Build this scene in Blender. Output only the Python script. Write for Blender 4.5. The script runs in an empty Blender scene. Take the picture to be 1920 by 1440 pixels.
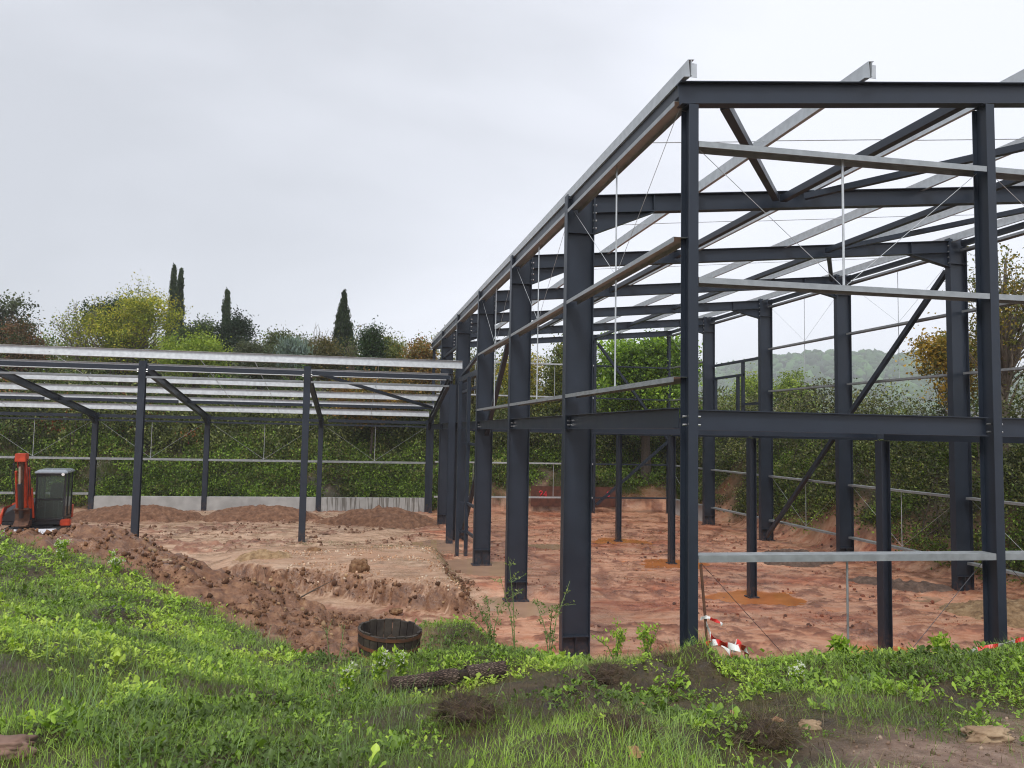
import bpy, math, random
import numpy as np
from mathutils import Vector, Matrix
rad = math.radians
S = bpy.context.scene
COL = S.collection
rng = np.random.default_rng(7)
random.seed(7)

# ------------------------------------------------------------------ camera
CAMP = np.array([-3.28622, -7.30124, 3.5])
RT = Vector((0.98615699, -0.16453263, 0.0205769))
UP = Vector((-0.0312003, -0.06224559, 0.99757307))
FW = Vector((0.1628525, 0.98440566, 0.06651739))
cd = bpy.data.cameras.new('camera')
cam = bpy.data.objects.new('camera', cd); COL.objects.link(cam)
m = Matrix((RT, UP, -FW)).transposed().to_4x4()
m.translation = Vector(CAMP)
cam.matrix_world = m
cd.sensor_fit = 'HORIZONTAL'; cd.sensor_width = 36
cd.lens = 36 * 1423.13 / 1920
cd.shift_x = 63.3 / 1920; cd.shift_y = -4.5 / 1920
cd.clip_start = .05; cd.clip_end = 6000
S.camera = cam
S.cycles.use_denoising = True; S.cycles.filter_width = 1.1; S.cycles.max_bounces = 8; S.cycles.sample_clamp_indirect = 6
S.view_settings.view_transform = 'Standard'; S.view_settings.look = 'None'
S.view_settings.exposure = .66; S.view_settings.gamma = 1

# ------------------------------------------------------------------ world: overcast sky
SUN_EL, SUN_AZ = rad(52), rad(205)
w = bpy.data.worlds.new('World'); S.world = w; w.use_nodes = True
nt = w.node_tree; nt.nodes.clear()
def N(nt, t, **k):
    n = nt.nodes.new(t)
    for a, b in k.items(): setattr(n, a, b)
    return n
out = N(nt, 'ShaderNodeOutputWorld'); mix = N(nt, 'ShaderNodeMixShader')
sky = N(nt, 'ShaderNodeTexSky', sky_type='NISHITA', sun_disc=False, sun_elevation=SUN_EL, sun_rotation=SUN_AZ)
b1 = N(nt, 'ShaderNodeBackground'); b1.inputs[1].default_value = .1
b2 = N(nt, 'ShaderNodeBackground'); b2.inputs[1].default_value = .85
nt.links.new(sky.outputs[0], b1.inputs[0])
tc = N(nt, 'ShaderNodeTexCoord'); mp = N(nt, 'ShaderNodeMapping')
mp.inputs['Scale'].default_value = (1.0, 1.0, 2.6); mp.inputs['Rotation'].default_value = (.3, .2, .5)
nz = N(nt, 'ShaderNodeTexNoise'); nz.inputs['Scale'].default_value = 1.15; nz.inputs['Detail'].default_value = 5; nz.inputs['Roughness'].default_value = .48
nz.inputs['Distortion'].default_value = .35
cr = N(nt, 'ShaderNodeValToRGB')
cr.color_ramp.elements[0].position = .28; cr.color_ramp.elements[0].color = (.52, .54, .585, 1)
cr.color_ramp.elements[1].position = .68; cr.color_ramp.elements[1].color = (.775, .795, .86, 1)
nt.links.new(tc.outputs['Generated'], mp.inputs[0]); nt.links.new(mp.outputs[0], nz.inputs[0])
# brightness drifts from the darker west cloud to the lighter east cloud
sp = N(nt, 'ShaderNodeSeparateXYZ'); nt.links.new(tc.outputs['Generated'], sp.inputs[0])
ma = N(nt, 'ShaderNodeMath', operation='MULTIPLY_ADD'); ma.inputs[1].default_value = .22; nt.links.new(sp.outputs[0], ma.inputs[0]); nt.links.new(nz.outputs[0], ma.inputs[2])
nt.links.new(ma.outputs[0], cr.inputs[0])
nt.links.new(cr.outputs[0], b2.inputs[0])
mix.inputs[0].default_value = .93
nt.links.new(b1.outputs[0], mix.inputs[1]); nt.links.new(b2.outputs[0], mix.inputs[2]); nt.links.new(mix.outputs[0], out.inputs[0])
# ------------------------------------------------------------------ sun behind cloud
sd = bpy.data.lights.new('sun', 'SUN'); sd.energy = 1.5; sd.angle = rad(18); sd.color = (1, .97, .92)
sun = bpy.data.objects.new('sun', sd); COL.objects.link(sun)
sdir = Vector((math.sin(SUN_AZ) * math.cos(SUN_EL), math.cos(SUN_AZ) * math.cos(SUN_EL), math.sin(SUN_EL)))
sun.rotation_euler = sdir.to_track_quat('Z', 'Y').to_euler()

# ------------------------------------------------------------------ noise
def _h(ix, iy, s):
    v = (ix.astype(np.int64) * 374761393 + iy.astype(np.int64) * 668265263 + s * 974711) & 0xFFFFFFFF
    v = ((v ^ (v >> 13)) * 1274126177) & 0xFFFFFFFF
    v = v ^ (v >> 16)
    return (v & 0xFFFFFF) / float(0xFFFFFF)
def vn(x, y, s=0):
    ix = np.floor(x); iy = np.floor(y); fx = x - ix; fy = y - iy
    fx = fx * fx * fx * (fx * (fx * 6 - 15) + 10); fy = fy * fy * fy * (fy * (fy * 6 - 15) + 10)
    a = _h(ix, iy, s); b = _h(ix + 1, iy, s); c = _h(ix, iy + 1, s); d = _h(ix + 1, iy + 1, s)
    return (a + (b - a) * fx) * (1 - fy) + (c + (d - c) * fx) * fy
def fbm(x, y, o=4, s=0, r=.5):
    t = 0; a = 1; n = 0
    for i in range(o):
        t = t + a * vn(x * 2 ** i + 17.3 * i, y * 2 ** i - 9.1 * i, s + i); n += a; a *= r
    return t / n
def ridged(x, y, o=4, s=0):
    t = 0; a = 1; n = 0
    for i in range(o):
        t = t + a * (1 - abs(2 * vn(x * 2 ** i + 5.3 * i, y * 2 ** i, s + i) - 1)); n += a; a *= .5
    return t / n
def ss(a, b, x):
    t = np.clip((x - a) / (b - a), 0, 1); return t * t * (3 - 2 * t)

# ------------------------------------------------------------------ helpers
def tag(o, label=None, cat=None, group=None, kind=None):
    if label: o['label'] = label
    if cat: o['category'] = cat
    if group: o['group'] = group
    if kind: o['kind'] = kind
    return o
def thing(name, label, cat, loc=(0, 0, 0), rz=0, group=None):
    o = bpy.data.objects.new(name, None); COL.objects.link(o)
    o.location = loc; o.rotation_euler = (0, 0, rz); o.empty_display_size = .2
    return tag(o, label, cat, group)
def link(name, me, parent=None, mats=()):
    o = bpy.data.objects.new(name, me); COL.objects.link(o)
    for mt in mats: me.materials.append(mt)
    if parent: o.parent = parent
    return o
class MB:
    def __init__(s): s.v = []; s.f = []; s.mi = []
    def add(s, vs, fs, mi=0):
        n = len(s.v); s.v += [tuple(map(float, q)) for q in vs]
        s.f += [tuple(i + n for i in f) for f in fs]; s.mi += [mi] * len(fs); return s
    def prism(s, prof, p0, p1, up=(0, 0, 1), mi=0, caps=True):
        """closed 2-D profile (side, up) swept from p0 to p1"""
        p0 = Vector(p0); p1 = Vector(p1); d = (p1 - p0).normalized(); up = Vector(up)
        sx = d.cross(up)
        if sx.length < 1e-4: sx = d.cross(Vector((0, 1, 0)))
        sx.normalize(); u = sx.cross(d).normalized()
        n = len(prof); vs = [p + sx * a + u * b for p in (p0, p1) for a, b in prof]
        fs = [(i, (i + 1) % n, n + (i + 1) % n, n + i) for i in range(n)]
        if caps: fs += [tuple(range(n))[::-1], tuple(range(n, 2 * n))]
        return s.add(vs, fs, mi)
    def box(s, lo, hi, mi=0, R=None, T=None):
        x0, y0, z0 = lo; x1, y1, z1 = hi
        vs = [Vector(q) for q in ((x0, y0, z0), (x1, y0, z0), (x1, y1, z0), (x0, y1, z0), (x0, y0, z1), (x1, y0, z1), (x1, y1, z1), (x0, y1, z1))]
        if R is not None: vs = [R @ q for q in vs]
        if T is not None: vs = [q + Vector(T) for q in vs]
        return s.add(vs, [(3, 2, 1, 0), (4, 5, 6, 7), (0, 1, 5, 4), (1, 2, 6, 5), (2, 3, 7, 6), (3, 0, 4, 7)], mi)
    def tube(s, pts, r, n=8, mi=0):
        pts = [Vector(p) for p in pts]; rs = r if isinstance(r, (list, tuple)) else [r] * len(pts)
        ref = Vector((0, 0, 1)); k = len(s.v); vs = []
        for i, p in enumerate(pts):
            d = (pts[min(i + 1, len(pts) - 1)] - pts[max(i - 1, 0)]).normalized()
            a = d.cross(ref)
            if a.length < .05: a = d.cross(Vector((1, 0, 0)))
            a.normalize(); b = a.cross(d).normalized()
            vs += [p + (a * math.cos(t) + b * math.sin(t)) * rs[i] for t in (2 * math.pi * j / n for j in range(n))]
        fs = [(i * n + j, i * n + (j + 1) % n, (i + 1) * n + (j + 1) % n, (i + 1) * n + j) for i in range(len(pts) - 1) for j in range(n)]
        fs += [tuple(range(n)), tuple(range((len(pts) - 1) * n, len(pts) * n))[::-1]]
        return s.add(vs, fs, mi)
    def loft(s, rings, mi=0, caps=True):
        n = len(rings[0]); vs = [q for r in rings for q in r]
        fs = [(i * n + j, i * n + (j + 1) % n, (i + 1) * n + (j + 1) % n, (i + 1) * n + j) for i in range(len(rings) - 1) for j in range(n)]
        if caps: fs += [tuple(range(n))[::-1], tuple(range((len(rings) - 1) * n, len(rings) * n))]
        return s.add(vs, fs, mi)
    def build(s, name, mat, parent=None, bevel=0, smooth=False):
        me = bpy.data.meshes.new(name); me.from_pydata(s.v, [], s.f)
        mats = mat if isinstance(mat, (list, tuple)) else [mat]
        for mt in mats: me.materials.append(mt)
        if len(mats) > 1: me.polygons.foreach_set('material_index', s.mi)
        import bmesh
        bm = bmesh.new(); bm.from_mesh(me); bmesh.ops.recalc_face_normals(bm, faces=bm.faces)
        if bevel: bmesh.ops.bevel(bm, geom=[e for e in bm.edges if len(e.link_faces) == 2 and e.calc_face_angle(0) > .6], offset=bevel, segments=2, affect='EDGES', clamp_overlap=True)
        bm.to_mesh(me); bm.free()
        if smooth: me.polygons.foreach_set('use_smooth', [True] * len(me.polygons))
        me.update()
        o = bpy.data.objects.new(name, me); COL.objects.link(o)
        if parent: o.parent = parent
        return o
def np_mesh(name, V, F, mat, cols=None, parent=None, smooth=False, attrs=None):
    """V (n,3), F (k,m) all with m corners, cols (k,3) per face"""
    me = bpy.data.meshes.new(name); V = np.asarray(V, np.float32); F = np.asarray(F, np.int32); k, mm = F.shape
    me.vertices.add(len(V)); me.vertices.foreach_set('co', V.ravel())
    me.loops.add(k * mm); me.loops.foreach_set('vertex_index', F.ravel())
    me.polygons.add(k); me.polygons.foreach_set('loop_start', np.arange(0, k * mm, mm, dtype=np.int32))
    if smooth: me.polygons.foreach_set('use_smooth', np.ones(k, bool))
    me.update(calc_edges=True)
    if cols is not None:
        a = me.attributes.new('Col', 'FLOAT_COLOR', 'FACE'); c = np.ones((k, 4), np.float32); c[:, :3] = cols; a.data.foreach_set('color', c.ravel())
    for n_, v_ in (attrs or {}).items():
        a = me.attributes.new(n_, 'FLOAT', 'POINT'); a.data.foreach_set('value', np.asarray(v_, np.float32))
    me.materials.append(mat)
    o = bpy.data.objects.new(name, me); COL.objects.link(o)
    if parent: o.parent = parent
    return o
def instv(tv, tf, M, T):
    k = len(T); n = len(tv)
    V = np.einsum('kij,nj->kni', M, tv) + T[:, None, :]
    F = (tf[None] + (np.arange(k) * n)[:, None, None]).reshape(-1, tf.shape[1])
    return V.reshape(-1, 3), F
def frames(d, roll=None):
    """rotation matrices whose z axis is d, random roll"""
    d = d / np.linalg.norm(d, axis=1, keepdims=True)
    ref = rng.normal(size=d.shape); x = np.cross(ref, d); x /= np.linalg.norm(x, axis=1, keepdims=True) + 1e-9
    y = np.cross(d, x); return np.stack([x, y, d], axis=2)

# ------------------------------------------------------------------ materials
def mat(name, color, rough=.6, metal=0, noise=0, nscale=8, bump=0, bscale=30, col2=None, spec=.5, coat=0, bdist=.01):
    m = bpy.data.materials.new(name); m.use_nodes = True; t = m.node_tree; b = t.nodes['Principled BSDF']
    b.inputs['Roughness'].default_value = rough; b.inputs['Metallic'].default_value = metal; b.inputs['Specular IOR Level'].default_value = spec
    b.inputs['Coat Weight'].default_value = coat
    b.inputs['Base Color'].default_value = (*color, 1)
    tc = N(t, 'ShaderNodeTexCoord')
    if noise or col2:
        nz = N(t, 'ShaderNodeTexNoise'); nz.inputs['Scale'].default_value = nscale; nz.inputs['Detail'].default_value = 6
        t.links.new(tc.outputs['Object'], nz.inputs[0])
        r = N(t, 'ShaderNodeValToRGB'); c2 = col2 or tuple(min(1, c * (1 + noise)) for c in color); c1 = color if col2 else tuple(c * (1 - noise) for c in color)
        r.color_ramp.elements[0].position = .35; r.color_ramp.elements[1].position = .65
        r.color_ramp.elements[0].color = (*c1, 1); r.color_ramp.elements[1].color = (*c2, 1)
        t.links.new(nz.outputs[0], r.inputs[0]); t.links.new(r.outputs[0], b.inputs['Base Color'])
        mr = N(t, 'ShaderNodeMapRange'); mr.inputs[3].default_value = max(.05, rough - .12); mr.inputs[4].default_value = min(1, rough + .12)
        t.links.new(nz.outputs[0], mr.inputs[0]); t.links.new(mr.outputs[0], b.inputs['Roughness'])
    if bump:
        n2 = N(t, 'ShaderNodeTexNoise'); n2.inputs['Scale'].default_value = bscale; n2.inputs['Detail'].default_value = 8
        bp = N(t, 'ShaderNodeBump'); bp.inputs['Strength'].default_value = bump; bp.inputs['Distance'].default_value = bdist
        t.links.new(tc.outputs['Object'], n2.inputs[0]); t.links.new(n2.outputs[0], bp.inputs['Height']); t.links.new(bp.outputs[0], b.inputs['Normal'])
    return m
STEEL = mat('anthracite_paint', (.020, .028, .043), .40, noise=.10, nscale=3, bump=.05, bscale=60, spec=.45)
def splash(m):
    t = m.node_tree; b = t.nodes['Principled BSDF']; src = b.inputs['Base Color'].links[0].from_socket; tc = N(t, 'ShaderNodeTexCoord'); sp_ = N(t, 'ShaderNodeSeparateXYZ'); nz = N(t, 'ShaderNodeTexNoise'); nz.inputs['Scale'].default_value = 14; nz.inputs['Detail'].default_value = 8
    t.links.new(tc.outputs['Object'], sp_.inputs[0]); t.links.new(tc.outputs['Object'], nz.inputs[0]); a = N(t, 'ShaderNodeMapRange'); a.inputs[1].default_value = .02; a.inputs[2].default_value = .42; a.inputs[3].default_value = .5; a.inputs[4].default_value = .0; t.links.new(sp_.outputs[2], a.inputs[0])
    q = N(t, 'ShaderNodeMath', operation='MULTIPLY'); t.links.new(a.outputs[0], q.inputs[0]); r = N(t, 'ShaderNodeValToRGB'); r.color_ramp.elements[0].position = .46; r.color_ramp.elements[1].position = .60; t.links.new(nz.outputs[0], r.inputs[0]); t.links.new(r.outputs[0], q.inputs[1])
    x = N(t, 'ShaderNodeMixRGB'); x.inputs[2].default_value = (.17, .09, .06, 1); t.links.new(q.outputs[0], x.inputs[0]); t.links.new(src, x.inputs[1]); t.links.new(x.outputs[0], b.inputs['Base Color'])
splash(STEEL)
GALV = mat('galvanized_steel', (.54, .57, .59), .42, .42, noise=.10, nscale=9, bump=.04, bscale=90)
RAILM = mat('galvanized_rail_shaded', (.34, .365, .375), .42, .5, noise=.12, nscale=9, bump=.04, bscale=90)  # same steel as GALV, dark ground reflection put into the base colour
BOLT = mat('bolt_zinc', (.6, .6, .6), .3, .9)
CONC = mat('concrete', (.42, .42, .41), .85, noise=.14, nscale=2.5, bump=.2, bscale=40)
ORANGE = mat('orange_paint', (.50, .055, .018), .42, noise=.2, nscale=6, bump=.05)
BLACKP = mat('black_plastic', (.018, .02, .026), .35, noise=.2, nscale=5)
DARKRUB = mat('rubber', (.02, .02, .02), .8, noise=.3, bump=.3)
GREYP = mat('grey_paint', (.30, .31, .35), .4, .2, noise=.12, nscale=4, bump=.05)
RUST = mat('rusty_iron', (.10, .045, .025), .8, noise=.4, nscale=12, bump=.3, bscale=60)
WOODD = mat('weathered_stave', (.022, .016, .013), .75, nscale=7, col2=(.060, .048, .036), bump=.5, bscale=40)
HOOP = mat('rusty_hoop', (.055, .035, .028), .7, nscale=6, col2=(.16, .06, .025), bump=.2)
REDT = mat('tape_red', (.62, .03, .025), .35)
WHT = mat('tape_white', (.72, .72, .70), .35)
REDSPRAY = mat('red_spray', (.75, .02, .05), .6)
BOARD = mat('mud_stained_board', (.115, .042, .026), .8, noise=.3, nscale=5, bump=.2)
WHITEW = mat('white_render', (.62, .61, .58), .8, noise=.08, nscale=2)
ROOFT = mat('roof_tile', (.25, .12, .08), .8, noise=.2, nscale=4, bump=.3)
def glassmat():
    m = bpy.data.materials.new('tinted_glass'); m.use_nodes = True; t = m.node_tree; b = t.nodes['Principled BSDF']
    b.inputs['Base Color'].default_value = (.30, .36, .33, 1); b.inputs['Roughness'].default_value = .04
    b.inputs['Transmission Weight'].default_value = .85; b.inputs['IOR'].default_value = 1.15
    return m
GLASS = glassmat()
def leafmat(name, tl=.35, rough=.5):
    m = bpy.data.materials.new(name); m.use_nodes = True; t = m.node_tree; b = t.nodes['Principled BSDF']
    a = N(t, 'ShaderNodeAttribute', attribute_name='Col'); t.links.new(a.outputs['Color'], b.inputs['Base Color'])
    b.inputs['Roughness'].default_value = rough; b.inputs['Specular IOR Level'].default_value = .35
    tr = N(t, 'ShaderNodeBsdfTranslucent'); g = N(t, 'ShaderNodeMixRGB', blend_type='MULTIPLY'); g.inputs[0].default_value = 1; g.inputs[2].default_value = (1.25, 1.3, .6, 1)
    t.links.new(a.outputs['Color'], g.inputs[1]); t.links.new(g.outputs[0], tr.inputs[0])
    mx = N(t, 'ShaderNodeMixShader'); mx.inputs[0].default_value = tl
    o = t.nodes['Material Output']; t.links.new(b.outputs[0], mx.inputs[1]); t.links.new(tr.outputs[0], mx.inputs[2]); t.links.new(mx.outputs[0], o.inputs[0])
    return m
LEAF = leafmat('leaf'); GRASSM = leafmat('grass_blade', .3, .42); DRY = leafmat('dry_stem', .1, .8)
BARK = mat('bark', (.07, .055, .042), .9, noise=.3, nscale=14, bump=.6, bscale=25)
TWIG = mat('grey_twig', (.16, .13, .10), .9, noise=.2)

# ------------------------------------------------------------------ ground height
CP = np.array([(-4.8,-3.48,1.95),(-3.62,-3.62,1.95),(-2.5,-3.75,1.95),(-1.28,-3.9,1.95),(-.06,-4.04,1.95),(-.29,-3.55,1.92),(-.28,-.82,1.5),(.52,-1.11,1.55),(1.44,-1.12,1.55),(2.52,-1.03,1.55),(3.2,-1.03,1.55),
(-1.15,-.37,1.4),(-.73,-.58,1.45),(-1.58,.51,1.22),(-1.52,2.84,.85),(-1.69,4.15,.6),(-2.11,3.96,.6),(-2.82,1.11,1.0),(-3.54,1.17,1.08),(-3.05,3.34,.72),(-2.32,2.58,.78),
(-8.24,5.89,1.6),(-8.76,6.03,1.58),(-7.6,6.11,1.74),(-7.15,5.98,1.7),(-6.75,6.34,1.6),(-5.94,5.39,1.4),(-5.31,5.05,1.25),(-4.63,4.75,1.1),(-3.97,4.3,.95),(-3.34,4.12,.75),(-2.87,4.32,.55),
(-7.97,4.12,1.9),(-7.17,4.17,1.7),(-6.25,3.9,1.52),(-5.52,3.46,1.3),(-4.94,2.92,1.17),(-4.34,2.31,1.08),(-3.98,1.11,1.1),(-5.71,-1.29,1.95),(-5.18,-.03,1.6),(-4.43,-.12,1.42),(-3.82,-.77,1.38),(-4.52,-2.5,1.85),(-3.05,-1.09,1.42),(-3.11,-2.94,1.75),(-2.39,-.97,1.4),(-1.84,-1.46,1.5),(-1.35,-2.42,1.7),(-.02,-2.13,1.66),(1.23,-2.44,1.72),(-.7,-1.82,1.62),
# foot of the bank and of the spoil ridge
(-.6,1.2,0),(.3,.9,0),(1.4,.9,0),(2.6,.9,0),(4,.9,0),(6,.9,0),(9,.9,0),(12,.9,0),(-.9,2.6,.0),(-.8,4.2,0),(-1.1,5.6,0),(-1.9,5.8,0),(-2.8,6.2,0),(-3.6,6.5,0),(-4.4,7,0),(-5.2,7.6,0),(-6.2,8.2,0),(-7.2,8.5,0),(-8.4,8.5,0),(-10,8.6,0),(-13,8.6,0),(-17,8.6,0),(-24,8.6,0),
(-12,6.1,1.6),(-17,6.1,1.8),(-24,6,1.8),(-12,3,1.9),(-17,1,1.9),(-24,0,1.9),(-9,0,1.95),(-12,-4,1.95),(-20,-8,1.95),(-8,-8,1.95),(-3,-9,1.95),(3,-9,1.95),(9,-9,1.95),(16,-9,1.95),
(4.4,-1.1,1.55),(6,-1.1,1.55),(9,-1.1,1.55),(12,-1.1,1.55),(16,-1.2,1.55),(4,-4,1.85),(7,-4,1.85),(11,-4,1.85),(16,-4,1.85),(16,.9,.4),
(0,4,0),(4,4,0),(8,4,0),(12,4,0),(0,8,0),(4,8,0),(8,8,0),(-3,10,0),(-7,11,0),(-12,11,0),(-18,11,0),(-24,11,0),(16,4,0),(16,8,0)])
def _tps(d2): return d2 * np.log(np.maximum(d2, 1e-9)) * .5
n_ = len(CP); D = ((CP[:, None, :2] - CP[None, :, :2]) ** 2).sum(2)
A = np.zeros((n_ + 3, n_ + 3)); A[:n_, :n_] = _tps(D) + np.eye(n_) * .02; A[:n_, n_] = 1; A[:n_, n_ + 1:] = CP[:, :2]; A[n_, :n_] = 1; A[n_ + 1:, :n_] = CP[:, :2].T
CW = np.linalg.solve(A, np.concatenate([CP[:, 2], [0, 0, 0]]))
def fore(x, y):
    sh = x.shape; x = x.ravel(); y = y.ravel(); r = np.zeros(len(x))
    for i in range(n_): r += CW[i] * _tps((x - CP[i, 0]) ** 2 + (y - CP[i, 1]) ** 2)
    return (r + CW[n_] + CW[n_ + 1] * x + CW[n_ + 2] * y).reshape(sh)
PUD = [(5.55,17.0,1.05,.85),(5.55,12.7,1.05,.85),(5.55,8.4,1.05,.75),(5.6,4.2,1.0,.6),(.15,12.6,.85,1.1),(.3,8.3,.85,.9),(-.5,16.2,.75,1.2),(6.6,7.0,.55,.22),(9.4,13.6,.8,.7),(9.7,7.7,.8,.55),(6.3,2.9,.5,.25),(3.0,16.0,.6,.5)]
def puddle_mask(x, y):
    r = np.zeros_like(x)
    for cx, cy, rx, ry in PUD:
        q = np.sqrt(((x - cx) / rx) ** 2 + ((y - cy) / ry) ** 2) + (fbm(x * 1.9, y * 1.9, 4, 55) - .5) * 1.3
        r = np.maximum(r, 1 - ss(.85, 1.2, q))
    return r
def plateau(x, y):
    fr = 7.7 + (fbm(x * 6, y * 6, 4, 35) - .5) * .6 + (fbm(x * 1.1, x * 0, 3, 38) - .5) * .9 + np.interp(x, [-6, -4.6, -3.8, -2.7, -1.6, -.8], [2.7, 1.9, 1.7, .55, .15, .1]) + (fbm(x * 1.7, x * 0 + 3, 3, 31) - .5) * .5
    front = ss(fr - .22, fr + .28, y)
    ed = -.86 + (fbm(y * 1.2, y * 0, 3, 32) - .5) * .35
    side = 1 - ss(ed - .35, ed + .25, x)
    back = 1 - ss(12.0, 16.8, y)
    return front * side * back * (1 - ss(-3.5, -7.0, x) if False else 1) * ss(-7.5, -5.2, x)
def zones(x, y):
    """0..1 masks: grass bank, spoil ridge, hall mud, wing ground, plateau, rear and side banks, path"""
    n1 = (fbm(x * .9, y * .9, 4, 3) - .5); n2 = (fbm(x * 3, y * 3, 3, 8) - .5)
    rear = ss(26.0, 30.5, y + n1 * 1.5); side = ss(11.9, 14.9, x + n1 * .8) * ss(-3, 2, y)
    # ridge: between grass edge line and foot
    gx = np.array([-24, -12, -8.7, -7.97, -7.17, -6.25, -5.52, -4.94, -4.34, -3.98, -3.6, -3.2, -2.8])
    gy = np.array([4.6, 4.6, 4.4, 4.1, 4.1, 3.8, 3.4, 2.85, 2.25, 1.6, 1.15, .9, .9])
    ge = np.interp(x, gx, gy) + n2 * .7
    left = 1 - ss(-2.7, -2.2, x + n2 * .8)
    ridge = left * ss(ge - .15, ge + .2, y) * (1 - ss(7.2, 8.2, y + n1))
    patch = np.exp(-(((x + 1.75) / .75) ** 2 + ((y - 2.6) / 2.1) ** 2) ** 1.5)
    edge = np.interp(x, [-2.8, -1.6, -1.1, -.3, 3, 16], [.9, .9, .1, -.35, -.65, -.7]) + n2 * .4
    bank = (1 - left) * (1 - ss(edge - .1, edge + .25, y)) + left * (1 - ss(ge - .15, ge + .2, y))
    bank = np.clip(np.maximum(bank, patch * (1 - ss(4.0, 4.8, y + n2))), 0, 1)
    path = ss(-3.0, -3.4, y - (x - 0.5) * .30 + n2 * .5) * ss(-1.3, -.4, x + n2)
    return dict(bank=bank, ridge=ridge, rear=rear, side=side, plat=plateau(x, y), path=path)
TRK = [np.array(q, float) for q in ([(11, 1.8), (8.2, 4.6), (5.2, 6.6), (2.6, 9.5), (1.4, 14), (1.0, 20)], [(7.0, 1.2), (4.3, 2.6), (1.8, 5.2), (1.6, 9.0), (3.2, 13.5), (7.5, 16.5), (10, 20)], [(10.2, 8.5), (7.4, 10.6), (3.6, 11.2), (-.4, 14.4), (-6, 15.6), (-14, 17.5)], [(3.5, 22), (-2, 20.2), (-8, 19.6), (-16, 20.5)], [(-.6, 6.2), (-3, 7.1), (-6, 8.9), (-10, 11.2)], [(9.4, 24), (7.2, 19), (7.8, 13), (9.2, 8.2)])]
def tracks(x, y):
    """rut mask and tread phase of the machine tracks"""
    sh = x.shape; X = x.ravel(); Y = y.ravel(); m_ = np.zeros(len(X)); tr_ = np.zeros(len(X)); k = (X > -17) & (X < 12) & (Y > .5) & (Y < 25)
    X = X[k]; Y = Y[k]; mm = np.zeros(len(X)); tt = np.zeros(len(X))
    for P in TRK:
        best = np.full(len(X), 9.); al = np.zeros(len(X)); L0 = 0
        tq = np.linspace(0, len(P) - 1, 24); Q = np.stack([np.interp(tq, range(len(P)), P[:, 0]), np.interp(tq, range(len(P)), P[:, 1])], 1); Q[1:-1] = (Q[:-2] + Q[1:-1] * 2 + Q[2:]) / 4
        for a, b in zip(Q[:-1], Q[1:]):
            d = b - a; L = np.hypot(*d); u = np.clip(((X - a[0]) * d[0] + (Y - a[1]) * d[1]) / L ** 2, 0, 1); dx = X - a[0] - u * d[0]; dy = Y - a[1] - u * d[1]; di = np.hypot(dx, dy); w_ = di < best; best = np.where(w_, di, best); al = np.where(w_, L0 + u * L, al); L0 += L
        r = 1 - ss(.09, .19, np.abs(best - .62)); w_ = r > mm; mm = np.where(w_, r, mm); tt = np.where(w_, al, tt)
    mm *= ss(.34, .5, fbm(X * .8, Y * .8, 3, 101)); m_[k] = mm; tr_[k] = tt; return m_.reshape(sh), tr_.reshape(sh)
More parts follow.
